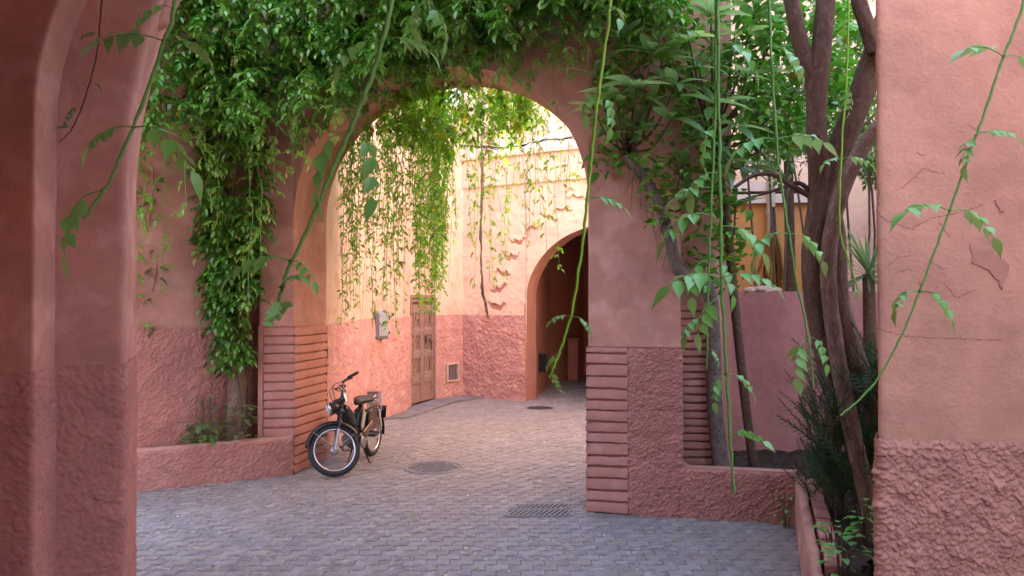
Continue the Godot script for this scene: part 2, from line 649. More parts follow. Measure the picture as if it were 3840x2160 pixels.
func on_paving(p: Vector2) -> bool:
	if p.y < 7.0:
		return p.x < (0.72 if p.y > 6.95 else 2.40 - maxf(0.0, 6.7 - p.y) * 0.318 if p.y < 6.68 else 2.35 - (p.y - 6.68) * 4.2) and p.x > -4.2 + (p.y - 6.0) * 0.1
	if p.y < 8.6 and p.x < -2.3:
		return p.y < 7.75 + (p.x + 3.9) * 0.52
	if p.y < 9.6:
		return p.x > -2.40 + maxf(0.0, (p.y - 8.62)) * 0.2 and p.x < 0.72 + maxf(0.0, p.y - 7.1) * 0.2
	if p.y < 15.4:
		return p.x > lane_left(p.y) - 0.05 and p.x < 2.6
	return p.x > 0.3 and p.x < 3.0


func lane_left(d: float) -> float:
	if d < 11.7:
		return -2.2
	if d < 13.2:
		return lerpf(-2.2, -1.8, (d - 11.7) / 1.5)
	if d < 14.75:
		return lerpf(-1.8, -1.44, (d - 13.2) / 1.55)
	return lerpf(-1.44, -0.95, (d - 14.75) / 0.65)


func paver_mesh(k: int) -> ArrayMesh:
	var b := Mb.new()
	var r := RandomNumberGenerator.new()
	r.seed = 300 + k
	var hw := 0.0835
	var hd := 0.0535
	var top := []
	var shoulder := []
	# wavy long edges that fit the next row
	for i in 7:
		var t := i / 6.0
		top.append(Vector2(lerpf(-hw, hw, t), -hd + 0.014 * sin(t * TAU)))
	for i in 7:
		var t := 1.0 - i / 6.0
		top.append(Vector2(lerpf(-hw, hw, t), hd + 0.014 * sin(t * TAU)))
	var c := Vector3(0, 0.004, 0)
	var up := []
	var mid := []
	for q in top:
		var ch := r.randf_range(0.003, 0.007)
		var inw: Vector2 = q - Vector2(signf(q.x) * ch * 0.7 if absf(q.x) > hw - 0.001 else 0.0, signf(q.y) * ch)
		up.append(Vector3(inw.x, r.randf_range(0.0, 0.002), inw.y))
		mid.append(Vector3(q.x, -r.randf_range(0.003, 0.006), q.y))
	for i in 14:
		var j := (i + 1) % 14
		b.face([c, up[i], up[j]], Vector3(0, -0.2, 0))
		b.face([up[i], up[j], mid[j], mid[i]], Vector3(0, -0.1, 0))
		b.face([mid[i], mid[j], mid[j] + Vector3(0, -0.03, 0), mid[i] + Vector3(0, -0.03, 0)], Vector3(0, -0.02, 0))
	return b.mesh()


# ---------------------------------------------------------------- near walls
func build_near_walls() -> void:
	# left: the end of a covered way, in deep shade
	var lw := thing("shaded_wall", "dark brown-red plastered wall in deep shade under the covered way", "wall")
	var face := rounded([Vector2(-2.55, 4.15), Vector2(-2.235, 4.62), Vector2(-2.235 - 0.6, 5.4)], 0.04)
	# a path seen from the front runs left to right, then turns the corner away
	var corner := rounded([Vector2(-2.62, 4.27), Vector2(-2.235, 4.60), Vector2(-2.48, 5.25)], 0.05)
	var arch_lean := func(u: float, y: float) -> float: return pow(maxf(0.0, y - 2.55), 2.0) / 6.2 * clampf(u / 0.45, 0.0, 1.0)
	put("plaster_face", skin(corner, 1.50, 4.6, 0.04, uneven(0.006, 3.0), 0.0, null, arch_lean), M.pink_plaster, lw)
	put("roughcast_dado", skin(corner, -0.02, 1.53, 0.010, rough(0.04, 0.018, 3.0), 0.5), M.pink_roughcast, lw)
	var body := Mb.new()
	body.prism(PackedVector2Array([Vector2(-2.63, 4.31), Vector2(-2.27, 4.63), Vector2(-2.52, 5.22), Vector2(-3.6, 5.3), Vector2(-3.6, 4.31)]), -0.05, 4.4)
	put("wall_body", body.mesh(), M.wall_body, lw)

	var pw := thing("arch_pier", "nearest brown-red pier with a curved arch edge at the far left", "wall")
	var pier := rounded([Vector2(-3.1, 3.93), Vector2(-2.45, 4.08), Vector2(-2.50, 4.36)], 0.02)
	put("plaster_face", skin(pier, 1.50, 3.55, 0.04, uneven(0.006, 9.0), 0.0, null, func(_u: float, y: float) -> float: return 0.35 * pow(maxf(0.0, y - 2.85), 2.0)), M.pink_plaster, pw)
	put("roughcast_dado", skin(pier, -0.02, 1.53, 0.010, rough(0.04, 0.016, 9.0), 0.5), M.pink_roughcast, pw)
	var pb := Mb.new()
	pb.prism(PackedVector2Array([Vector2(-3.6, 3.9), Vector2(-3.1, 3.97), Vector2(-2.49, 4.10), Vector2(-2.56, 4.36), Vector2(-3.6, 4.36)]), -0.05, 3.55)
	put("wall_body", pb.mesh(), M.wall_body, pw)
	var back := thing("passage_wall", "brown-red plastered wall running back beside the camera on the left, its unseen ceiling and end wall shaped for shade", "wall")
	var bb := Mb.new()
	bb.prism(PackedVector2Array([Vector2(-3.05, 3.9), Vector2(-2.75, -3.0), Vector2(-3.6, -3.0), Vector2(-3.6, 3.88)]), -0.05, 3.55)
	put("wall_body", bb.mesh(), M.wall_body, back)
	var roof := Mb.new()
	roof.prism(PackedVector2Array([Vector2(-3.6, 3.9), Vector2(0.75, 3.6), Vector2(0.75, -3.0), Vector2(-3.6, -3.0)]), 3.56, 4.76)  # unseen ceiling, widened to hold sky light off the left wall
	put("passage_ceiling", roof.mesh(), M.wall_body, back)
	var end := Mb.new()
	end.prism(PackedVector2Array([Vector2(-3.6, -3.01), Vector2(0.75, -3.01), Vector2(0.75, -3.4), Vector2(-3.6, -3.4)]), -0.05, 4.4)  # unseen end wall added to cut sky light from behind the camera
	put("added_passage_end", end.mesh(), M.wall_body, back)
	var rs := thing("added_yard_wall", "unseen plastered wall added on the right of the viewer to block sky light", "wall")
	var rsb := Mb.new()
	rsb.prism(PackedVector2Array([Vector2(3.6, 3.7), Vector2(4.0, 3.7), Vector2(4.0, -6.0), Vector2(1.2, -6.0), Vector2(1.2, -5.6), Vector2(3.6, -5.6)]), -0.05, 4.6)  # unseen wall added to keep low sky light off the left wall
	put("wall_body", rsb.mesh(), M.wall_body, rs)

	var ga := thing("gate_arch", "thick plastered arch spanning the way above the viewer, with an unseen storey added to block sun", "archway")
	var gb := Mb.new()
	var gp := PackedVector3Array()
	var gu := PackedVector2Array()
	for j in 4:
		for k in 25:
			var x := -2.3 + 4.15 * k / 24.0
			var y: float = minf(4.7, 3.5 + 2.6 * maxf(0.0, x + 2.16)) if j == 1 or j == 2 else 5.19
			var dd: float = 4.66 - 0.16 * (k / 24.0) if j < 2 else lerpf(4.92, 5.3, clampf((x + 2.0) / 1.5, 0.0, 1.0))
			gp.append(Vector3(x, y, -dd))
			gu.append(Vector2(x, y + dd))
	gb.grid(gp, gu, 25, 4, true)
	put("soffit", gb.mesh(), M.pink_plaster, ga)
	var gt := Mb.new()
	gt.prism(PackedVector2Array([Vector2(-2.3, 4.7), Vector2(1.85, 4.55), Vector2(1.85, 5.25), Vector2(-2.3, 4.9)]), 4.75, 5.18)
	gt.prism(PackedVector2Array([Vector2(-3.6, -3.0), Vector2(0.75, -3.0), Vector2(0.75, 4.57), Vector2(-2.3, 4.68), Vector2(-3.6, 4.68)]), 4.78, 7.0)  # unseen storey added above the passage to keep sun off the facing wall
	put("arch_and_added_storey", gt.mesh(), M.wall_body, ga)

	# right: a pier of the same way, lit by the sky over the court
	var rw := thing("cracked_wall", "salmon plastered pier with cracks above coarse roughcast at the right edge", "wall")
	var rp := rounded([Vector2(2.24, 4.75), Vector2(1.80, 3.93), Vector2(3.6, 3.78)], 0.05)
	var rn := uneven(0.005, 5.0)
	textured("cracked_plaster", cracked(), 0.8, 2.6, 0.7)
	M.cracked_plaster.uv1_offset = Vector3(0, 0, 0)
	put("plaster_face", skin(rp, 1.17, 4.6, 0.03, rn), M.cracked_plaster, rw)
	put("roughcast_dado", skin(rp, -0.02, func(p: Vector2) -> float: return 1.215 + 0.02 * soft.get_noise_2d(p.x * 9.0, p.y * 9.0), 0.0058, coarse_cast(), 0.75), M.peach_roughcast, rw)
	var rb := Mb.new()
	rb.prism(PackedVector2Array([Vector2(2.28, 4.74), Vector2(1.84, 3.97), Vector2(3.6, 3.82), Vector2(3.6, 4.9)]), -0.05, 4.6)
	put("wall_body", rb.mesh(), M.wall_body, rw)
	# flaked coats of plaster: thin raised and sunken scabs
	var flakes := [
		[[2.24, 2.16], [2.33, 2.22], [2.36, 2.12], [2.42, 2.06], [2.39, 1.94], [2.33, 2.04], [2.25, 2.07]],
		[[2.00, 1.98], [2.05, 2.02], [2.10, 1.99], [2.06, 1.93], [2.01, 1.93]],
		[[2.36, 2.38], [2.40, 2.40], [2.41, 2.33], [2.38, 2.32]],
	]
	var wall_d := func(x: float) -> float: return lerpf(3.93, 3.78, (x - 1.80) / 1.8)
	for f in flakes:
		var m := Mb.new()
		var poly := PackedVector2Array()
		for k in f.size():
			var p0 := Vector2(f[k][0], f[k][1])
			var p1 := Vector2(f[(k + 1) % f.size()][0], f[(k + 1) % f.size()][1])
			for s in 5:
				var p := p0.lerp(p1, s / 5.0)
				poly.append(p + Vector2(soft.get_noise_2d(p.x * 40.0, p.y * 40.0), soft.get_noise_2d(p.x * 40.0 + 70.0, p.y * 40.0)) * 0.014)
		var tr := Geometry2D.triangulate_polygon(poly)
		for t in range(0, tr.size(), 3):
			var tri := []
			for k in 3:
				var q := poly[tr[t + k]]
				tri.append(Vector3(q.x, q.y, -(wall_d.call(q.x) - 0.006)))
			m.face(tri, tri[0] + Vector3(0, 0, -1))
		for k in poly.size():
			var a := poly[k]
			var b := poly[(k + 1) % poly.size()]
			m.face([Vector3(a.x, a.y, -(wall_d.call(a.x) - 0.006)), Vector3(b.x, b.y, -(wall_d.call(b.x) - 0.006)), Vector3(b.x, b.y, -wall_d.call(b.x) - 0.01), Vector3(a.x, a.y, -wall_d.call(a.x) - 0.01)], Vector3(2.3, 2.05, -3.9))
		put("plaster_scab", m.mesh(), M.scab, rw)


func cracked() -> ImageTexture:
	# salmon plaster with hairline cracks; one texture width is 2.6 m of wall, measured along the face
	var s := 1024
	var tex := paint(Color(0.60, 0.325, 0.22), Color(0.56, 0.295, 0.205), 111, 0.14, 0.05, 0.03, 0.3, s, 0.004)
	var im := tex.get_image()
	textured("scab", paint(Color(0.53, 0.275, 0.20), Color(0.56, 0.295, 0.21), 113, 0.1, 0.1, 0.1, 0.3, 128), 0.9, 0.6)
	var dark := lin(0.31, 0.15, 0.11)
	var u0 := 0.84 - 1.80
	# along the face x is about its plan x; each crack is a list of points in metres (x, height)
	var cracks := [
		[[1.98, 2.44], [2.05, 2.50], [2.09, 2.54], [2.15, 2.52], [2.19, 2.51]],
		[[1.86, 2.34], [1.90, 2.29], [1.97, 2.26], [2.03, 2.24], [2.06, 2.26], [2.12, 2.29], [2.20, 2.31], [2.30, 2.33], [2.37, 2.36]],
		[[1.85, 2.48], [1.88, 2.43], [1.87, 2.37]],
		[[2.16, 2.27], [2.19, 2.23], [2.21, 2.20]],
		[[1.86, 1.75], [1.93, 1.73], [2.03, 1.71], [2.15, 1.705], [2.3, 1.70], [2.45, 1.695]],
		[[1.92, 2.06], [1.96, 2.10], [2.02, 2.11]],
		[[1.95, 2.02], [2.02, 2.05]],
		[[2.12, 2.08], [2.18, 2.04]],
		[[2.14, 2.0], [2.20, 1.95], [2.24, 1.90], [2.28, 1.92], [2.33, 1.94]],
		[[2.30, 2.75], [2.36, 2.71], [2.44, 2.72]],
		[[2.05, 2.62], [2.10, 2.60]],
		[[2.28, 2.30], [2.33, 2.28]],
	]
	for c in cracks:
		for i in c.size() - 1:
			var a := Vector2(c[i][0] + u0, c[i][1])
			var b := Vector2(c[i + 1][0] + u0, c[i + 1][1])
			var k := int(a.distance_to(b) / 0.0012)
			for j in k:
				var p := a.lerp(b, float(j) / k)
				p += Vector2(soft.get_noise_2d(p.x * 60.0, p.y * 60.0 + i), soft.get_noise_2d(p.x * 60.0 + 90.0, p.y * 60.0)) * 0.007
				var px := int(fposmod(p.x / 2.6, 1.0) * s)
				var py := int(fposmod(-p.y / 2.6, 1.0) * s)
				im.set_pixel(px, py, dark)
				if soft.get_noise_2d(p.x * 30.0, p.y * 30.0) > 0.05:
					im.set_pixel(px, (py + 1) % s, dark)
	for i in 60:
		im.set_pixel(rng.randi() % s, rng.randi() % s, dark)
	return ImageTexture.create_from_image(im)


func coarse_cast() -> Callable:
	# flung mortar: heavy drooping lumps three to five centimetres across, thinning out at the upper edge
	return func(u: float, y: float) -> float:
		var a := u / 0.036
		var b := y / 0.027
		var h := shards(a, b)
		var h2 := shards(a * 0.5 + 50.0, b * 0.5)
		var e: float = clampf((1.235 - y + 0.03 * soft.get_noise_2d(u * 14.0, y * 14.0)) / 0.05, 0.0, 1.0)
		return 0.004 + e * (0.020 * h + 0.022 * h2 * (0.6 + soft.get_noise_2d(u * 5.0, y * 5.0)) + 0.005 * soft.get_noise_2d(a * 2.5, b * 2.5))


# ---------------------------------------------------------------- left wall and planter
func build_left_wall() -> void:
	var w := thing("court_wall", "pink plastered court wall with roughcast dado behind the left planter", "wall")
	var path := PackedVector2Array([Vector2(-4.35, 6.75), Vector2(-3.80, 7.86), Vector2(-2.74, 8.97)])
	put("plaster_face", skin(path, 1.585, 10.0, 0.08, uneven(0.008, 1.0)), M.pink_plaster, w)
	put("roughcast_dado", skin(path, -0.02, 1.60, 0.0095, func(u: float, y: float) -> float: return 0.010 + rough(0.027, 0.020, 1.0).call(u, y), 0.5), M.pink_roughcast, w)
	var body := Mb.new()
	body.prism(PackedVector2Array([Vector2(-4.40, 6.78), Vector2(-3.83, 7.89), Vector2(-2.77, 9.0), Vector2(-2.9, 9.44), Vector2(-3.5, 12.5), Vector2(-5.6, 12.5), Vector2(-5.6, 6.8)]), -0.05, 10.0)  # body raised and lengthened out of view to block the sun
	put("wall_body", body.mesh(), M.wall_body, w)

	var p := thing("left_planter", "low curved pink roughcast planter around the leafy vine trunk", "planter")
	var front := rounded([Vector2(-3.80, 7.80), Vector2(-3.45, 7.93), Vector2(-3.05, 8.20), Vector2(-2.62, 8.42), Vector2(-2.36, 8.60)], 0.4)
	put("roughcast_face", skin(front, -0.02, 0.40, 0.0085, func(u: float, y: float) -> float: return rough(0.027, 0.022, 7.0).call(u, y) * clampf((0.412 - y) / 0.03, 0.0, 1.0), 0.5), M.pink_roughcast, p)
	# a rounded plaster rim and its inner side
	var rim := Mb.new()
	var q := resample(front, 0.06)
	var rp := PackedVector3Array()
	var ru := PackedVector2Array()
	var section := [Vector2(0.004, 0.385), Vector2(0.0, 0.405), Vector2(-0.03, 0.418), Vector2(-0.09, 0.416), Vector2(-0.12, 0.40), Vector2(-0.125, 0.25)]
	for s in section:
		for i in q.size():
			var t := (q[mini(i + 1, q.size() - 1)] - q[maxi(i - 1, 0)]).normalized()
			var nn := Vector2(t.y, -t.x)
			var wob := 0.006 * soft.get_noise_2d(i * 0.3, s.x * 20.0)
			rp.append(Vector3(q[i].x + nn.x * s.x, s.y + wob, -(q[i].y + nn.y * s.x)))
			ru.append(Vector2(i * 0.06, s.x))
	rim.grid(rp, ru, q.size(), section.size())
	put("plaster_rim", rim.mesh(), M.pink_plaster, p)
	put("soil", soil_bed(PackedVector2Array([Vector2(-3.86, 7.86), Vector2(-3.45, 8.02), Vector2(-3.03, 8.28), Vector2(-2.62, 8.50), Vector2(-2.40, 8.68), Vector2(-2.74, 9.0)]), 0.37), M.soil, p)


func soil_bed(poly: PackedVector2Array, y: float) -> ArrayMesh:
	# a lumpy bed of earth inside a plan outline
	var b := Mb.new()
	var lo := poly[0]
	var hi := poly[0]
	for p in poly:
		lo = lo.min(p)
		hi = hi.max(p)
	var c := 0.05
	var nx := int((hi.x - lo.x) / c)
	var nd := int((hi.y - lo.y) / c)
	var at := func(i: int, j: int) -> Vector3:
		var x: float = lo.x + i * c
		var d: float = lo.y + j * c
		return Vector3(x, y + 0.035 * soft.get_noise_2d(x * 5.0, d * 5.0) + 0.02 * soft.get_noise_2d(x * 17.0, d * 17.0), -d)
	for i in nx:
		for j in nd:
			if Geometry2D.is_point_in_polygon(lo + Vector2(i + 0.5, j + 0.5) * c, poly):
				var k: Vector3 = at.call(i, j) + Vector3(0, -1, 0)
				b.face([at.call(i, j), at.call(i + 1, j), at.call(i + 1, j + 1)], k)
				b.face([at.call(i, j), at.call(i + 1, j + 1), at.call(i, j + 1)], k)
	b.prism(poly, y - 0.4, y - 0.06)
	return b.mesh()


# ---------------------------------------------------------------- the archway
const AR := Vector2(0.68, 7.11)
const AL := Vector2(-2.37, 8.65)
const AT := Vector2(0.17, 0.77)


func arch_height(s: float) -> float:
	var t: float = clampf(absf(s - 0.5) * 2.0, 0.0, 1.0)
	return 2.78 + 1.40 * sqrt(maxf(0.0, 1.0 - pow(t, 2.15)))


func course(a: Vector2, b: Vector2, y: float, h: float, proud: float) -> ArrayMesh:
	# one plaster course in imitation of brick: the lower edge stands proud, the top leans back
	var m := Mb.new()
	var t := (b - a).normalized()
	var nn := Vector2(t.y, -t.x)
	var k: int = maxi(2, int(a.distance_to(b) / 0.03) + 1)
	var p := PackedVector3Array()
	var w := PackedVector2Array()
	var ph := rng.randf() * 50.0
	var tip := rng.randf_range(-0.006, 0.006)
	var section := [Vector2(-0.02, 0.0), Vector2(proud * 0.75, 0.0), Vector2(proud, 0.10), Vector2(proud * 0.85, 0.55), Vector2(proud * 0.55, 0.92), Vector2(proud * 0.3, 1.0), Vector2(-0.02, 1.0)]
	for s in section:
		for i in k:
			var f := float(i) / (k - 1)
			var q := a.lerp(b, f)
			var wob := 0.007 * soft.get_noise_2d(ph + f * 7.0, s.y * 3.0) - 0.012 * maxf(0.0, soft.get_noise_2d(ph + f * 11.0, s.y * 2.0 + 60.0) - 0.25)
			var yy: float = y + h * s.y + tip * (f - 0.5) + 0.006 * soft.get_noise_2d(ph + f * 4.0, s.y * 0.5 + 30.0)
			p.append(Vector3(q.x + nn.x * (s.x + wob), yy, -(q.y + nn.y * (s.x + wob))))
			w.append(Vector2(f, s.y))
	m.grid(p, w, k, section.size())
	return m.mesh()


func courses(parent: Node3D, a: Vector2, b: Vector2, y0: float, y1: float, pitch: float, proud: float, material: Material) -> void:
	var y := y0
	while y < y1 - pitch * 0.4:
		var h := minf(pitch * rng.randf_range(0.9, 1.1), y1 - y)
		put("brick_course", course(a, b, y + 0.003, h - rng.randf_range(0.010, 0.017), proud * rng.randf_range(0.85, 1.15)), material, parent)
		y += h


func build_archway() -> void:
	var w := thing("archway", "tall pink plastered archway overgrown with creepers", "archway")
	# spandrel with its arch-shaped opening
	var ns := 49
	var nv := 14
	var top := 5.3
	for side in 2:
		var p := PackedVector3Array()
		var uvs := PackedVector2Array()
		for j in nv:
			for i in ns:
				var s: float = i / (ns - 1.0)
				s = 1.0 - (0.5 - 0.5 * cos(PI * s))      # left to right, closer steps at the springing
				var q := AR.lerp(AL, s) + (AT if side else Vector2.ZERO)
				var y := lerpf(arch_height(s), top, float(j) / (nv - 1))
				var o := 0.006 * soft.get_noise_2d(s * 6.0, y * 2.0)
				p.append(Vector3(q.x, y, -(q.y - o)))
				uvs.append(Vector2((1.0 - s) * 3.4, -y))
		var b := Mb.new()
		b.grid(p, uvs, ns, nv, side == 1)
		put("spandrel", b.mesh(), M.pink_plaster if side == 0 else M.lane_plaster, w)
	var so := Mb.new()
	var sp := PackedVector3Array()
	var su := PackedVector2Array()
	for j in 5:
		for i in ns:
			var s: float = 1.0 - (0.5 - 0.5 * cos(PI * i / (ns - 1.0)))
			var q := AR.lerp(AL, s) + AT * (j / 4.0)
			sp.append(Vector3(q.x, arch_height(s), -q.y))
			su.append(Vector2((1.0 - s) * 4.4, j * 0.2))
	so.grid(sp, su, ns, 5, true)
	put("soffit", so.mesh(), M.pink_plaster, w)

	# left pier: front face and the reveal that takes the light of the lane
	var lf := Vector2(-2.72, 8.575)
	put("pier_face", skin(rounded([Vector2(-2.96, 9.34), lf, AL, AL + AT], 0.018), 1.60, 2.79, 0.05, uneven(0.004, 13.0)), M.pink_plaster, w)
	put("pier_face", skin(PackedVector2Array([Vector2(-2.96, 9.34), lf, AL + Vector2(-0.004, 0.0)]), 2.79, top, 0.08, uneven(0.005, 15.0)), M.pink_plaster, w)
	var pb := Mb.new()
	pb.prism(PackedVector2Array([lf + Vector2(0.012, 0.014), AL + Vector2(-0.010, 0.012), AL + AT + Vector2(-0.010, 0.0), Vector2(-2.85, 9.45)]), -0.05, top)
	put("pier_body", pb.mesh(), M.wall_body, w)
	courses(w, lf + Vector2(0.045, 0.01), AL + Vector2(0.014, 0.003), 0.30, 1.60, 0.098, 0.017, M.course_plaster)
	courses(w, AL + Vector2(-0.001, -0.014), AL + AT + Vector2(0.003, 0.0), 0.0, 1.605, 0.1, 0.018, M.course_plaster)
	var edge := Mb.new()
	edge.prism(PackedVector2Array([lf + Vector2(-0.02, 0.12), lf + Vector2(-0.004, -0.028), lf + Vector2(0.042, -0.02), lf + Vector2(0.05, 0.05)]), 0.3, 1.6)
	put("pier_margin", edge.mesh(), M.course_plaster, w)

	# right pier: banded margin, roughcast field, smooth upper wall
	var r1 := Vector2(1.025, 7.03)
	var r2 := Vector2(1.47, 6.925)
	put("pier_face", skin(rounded([AR + AT, AR, r1, r2, Vector2(1.55, 7.40)], 0.02), 1.47, 2.79, 0.05, uneven(0.004, 17.0)), M.pink_plaster, w)
	put("pier_face", skin(PackedVector2Array([AR + Vector2(0.004, 0.0), r1, r2, Vector2(1.55, 7.40)]), 2.79, top, 0.08, uneven(0.005, 19.0)), M.pink_plaster, w)
	var rb := Mb.new()
	rb.prism(PackedVector2Array([AR + Vector2(0.010, 0.012), r2 + Vector2(-0.01, 0.012), Vector2(1.53, 7.4), Vector2(2.05, 7.42), Vector2(2.1, 8.0), AR + AT + Vector2(0.010, 0.0)]), -0.05, top)
	put("pier_body", rb.mesh(), M.wall_body, w)
	courses(w, AR + Vector2(-0.016, 0.004), r1 + Vector2(-0.004, 0.0), 0.0, 1.47, 0.102, 0.019, M.course_plaster)
	courses(w, AR + AT + Vector2(-0.004, 0.0), AR + Vector2(-0.006, -0.015), 0.0, 1.47, 0.102, 0.018, M.course_plaster)
	put("roughcast_field", skin(rounded([r1 + Vector2(0.0, 0.03), r1, r2, r2 + Vector2(0.02, 0.28)], 0.02), -0.02, 1.465, 0.0075, rough(0.025, 0.026, 11.0), 0.6), M.pink_roughcast, w)
	# set-back pilaster beside it
	var s1 := Vector2(1.56, 7.38)
	var s2 := Vector2(1.915, 7.36)
	put("pilaster_face", skin(PackedVector2Array([s1, s2, Vector2(1.96, 7.7)]), 1.84, top, 0.08, uneven(0.005, 23.0)), M.pink_plaster, w)
	courses(w, s1, s2 + Vector2(0.0, 0.0), 0.36, 1.85, 0.070, 0.02, M.course_plaster)
	var pl := Mb.new()
	pl.prism(PackedVector2Array([s2 + Vector2(0.002, 0.01), Vector2(1.95, 7.42), Vector2(1.97, 7.9), Vector2(1.8, 7.9), Vector2(1.8, 7.4)]), 0.0, top)
	put("pilaster_return", pl.mesh(), M.wall_body, w)


# ---------------------------------------------------------------- the lane beyond
func build_lane() -> void:
	var w := thing("lane_wall", "orange-pink lane wall with the iron door and meter box", "wall")
	var path := PackedVector2Array([Vector2(-2.21, 9.42), Vector2(-2.2, 11.7), Vector2(-1.8, 13.2), Vector2(-1.775, 13.82)])
	put("plaster_face", skin(path, 1.575, 5.6, 0.12, uneven(0.012, 31.0)), M.lane_plaster, w)
	put("roughcast_dado", skin(path, -0.02, 1.60, 0.018, func(u: float, y: float) -> float: return 0.01 + (1.0 if u < 1.9 or u > 2.55 else 0.1) * rough(0.04, 0.034, 31.0).call(u, y), 0.5), M.lane_roughcast, w)
	var path2 := PackedVector2Array([Vector2(-1.775, 13.82), Vector2(-1.425, 14.78)])
	put("plaster_face", skin(path2, 1.955, 5.6, 0.12, uneven(0.01, 33.0)), M.lane_plaster, w)
	var path3 := PackedVector2Array([Vector2(-1.43, 14.77), Vector2(-0.95, 15.4)])
	put("plaster_face", skin(path3, 1.575, 5.6, 0.12, uneven(0.012, 35.0)), M.cream_plaster, w)
	put("roughcast_dado", skin(path3, -0.02, 1.60, 0.018, func(u: float, y: float) -> float: return 0.01 + rough(0.045, 0.03, 35.0).call(u, y), 0.5), M.lane_roughcast, w)
	var body := Mb.new()
	body.prism(PackedVector2Array([Vector2(-2.24, 9.46), Vector2(-2.24, 11.7), Vector2(-1.84, 13.2), Vector2(-1.81, 13.81), Vector2(-2.1, 13.9), Vector2(-2.6, 15.4), Vector2(-3.4, 15.4), Vector2(-3.4, 9.46)]), -0.05, 5.6)
	put("wall_body", body.mesh(), M.wall_body, w)
	var body2 := Mb.new()
	body2.prism(PackedVector2Array([Vector2(-1.46, 14.80), Vector2(-0.98, 15.42), Vector2(-0.98, 15.9), Vector2(-2.6, 15.9), Vector2(-2.05, 14.9)]), -0.05, 5.6)
	put("wall_body", body2.mesh(), M.wall_body, w)
	var head := Mb.new()
	head.prism(PackedVector2Array([Vector2(-1.80, 13.84), Vector2(-1.45, 14.80), Vector2(-2.05, 14.9), Vector2(-2.2, 14.0)]), 1.96, 5.6)
	put("door_lintel", head.mesh(), M.wall_body, w)

	# the end wall with a second, smaller arch
	var e := thing("end_wall", "bright cream end wall with scalloped flaked plaster and a small dark arch", "wall")
	var dir := Vector2(0.86, -0.5).normalized()
	var c0 := Vector2(-0.95, 15.4)
	var a0 := Vector2(0.25, 14.70)
	var apex := 1.58
	var open := func(p: Vector2) -> float:
		var t: float = (p - a0).dot(dir) / apex - 1.0
		return 1.80 + 1.38 * sqrt(maxf(0.0, 1.0 - t * t)) if absf(t) < 1.0 else 0.0
	put("plaster_face", skin(PackedVector2Array([c0, a0]), 1.575, 4.06, 0.021, flaked(c0.x, dir.x)), M.cream_plaster, e)
	put("roughcast_dado", skin(PackedVector2Array([c0, a0]), -0.02, 1.585, 0.018, func(u: float, y: float) -> float: return 0.008 + rough(0.055, 0.038, 41.0).call(u, y), 0.5), M.lane_roughcast, e)
	put("plaster_face", skin(PackedVector2Array([a0, a0 + dir * 3.16]), 0.0, 4.06, 0.028, flaked(a0.x, dir.x), 0.0, open), M.cream_plaster, e)
	put("upper_face", skin(PackedVector2Array([c0, a0, a0 + dir * 3.6]), 4.02, 4.56, 0.1, func(u: float, y: float) -> float: return 0.04 + uneven(0.012, 45.0).call(u, y)), M.cream_plaster, e)
	put("cornice", skin(PackedVector2Array([c0, a0, a0 + dir * 3.6]), 4.55, 7.2, 0.12, func(u: float, y: float) -> float: return -0.02 + (0.10 if y < 4.68 else 0.0) + uneven(0.014, 47.0).call(u, y)), M.cream_plaster, e)
	var far_off := Vector2(0.5, 0.86).normalized()
	var rev := Mb.new()
	var rp := PackedVector3Array()
	var ru := PackedVector2Array()
	for j in 2:
		for i in 41:
			var t: float = i / 40.0
			var u := (1.0 - cos(PI * t)) * apex
			var q: Vector2 = a0 + dir * u + far_off * (0.38 * j) + dir * (0.0 if t > 0.0 else 0.0)
			var y: float = 1.80 + 1.38 * sqrt(maxf(0.0, 1.0 - pow(u / apex - 1.0, 2.0)))
			rp.append(Vector3(q.x, y, -q.y))
			ru.append(Vector2(u, j * 0.38))
	rev.grid(rp, ru, 41, 2, true)
	put("arch_soffit", rev.mesh(), M.pink_plaster, e)
	put("arch_jamb", skin(rounded([a0 + dir * -0.02, a0 + dir * 0.005, a0 + dir * 0.005 + far_off * 0.38], 0.02), -0.02, 1.81, 0.05, func(u: float, y: float) -> float: return 0.01 + uneven(0.01, 49.0).call(u, y)), M.course_plaster, e)
	var eb := Mb.new()
	eb.prism(PackedVector2Array([c0 + Vector2(0, 0.03), a0 + Vector2(-0.03, 0.04), a0 + far_off * 0.37 + Vector2(-0.02, 0.0), c0 + far_off * 0.4]), -0.05, 7.2)
	put("wall_body", eb.mesh(), M.wall_body, e)
	var eb3 := Mb.new()
	eb3.prism(PackedVector2Array([a0 + far_off * 0.05, a0 + dir * 3.5 + far_off * 0.05, a0 + dir * 3.5 + far_off * 0.37, a0 + far_off * 0.37]), 3.20, 7.2)
	put("wall_body", eb3.mesh(), M.wall_body, e)
	var eb2 := Mb.new()
	eb2.prism(PackedVector2Array([a0 + dir * 3.16, a0 + dir * 3.6, a0 + dir * 3.6 + far_off * 0.4, a0 + dir * 3.16 + far_off * 0.4]), -0.05, 7.2)
	put("wall_body", eb2.mesh(), M.wall_body, e)
	# dark passage behind the small arch
	var g := thing("covered_passage", "dark covered passage seen through the small arch", "passage")
	var gp := skin(PackedVector2Array([Vector2(0.43, 15.05), Vector2(0.83, 17.6), Vector2(1.75, 19.5)]), -0.02, 3.4, 0.2, uneven(0.012, 51.0))
	put("passage_wall", gp, M.wall_body, g)
	var gb := Mb.new()
	gb.prism(PackedVector2Array([Vector2(0.40, 15.07), Vector2(0.80, 17.62), Vector2(1.72, 19.55), Vector2(-0.5, 19.55), Vector2(-0.5, 15.6)]), -0.05, 3.4)
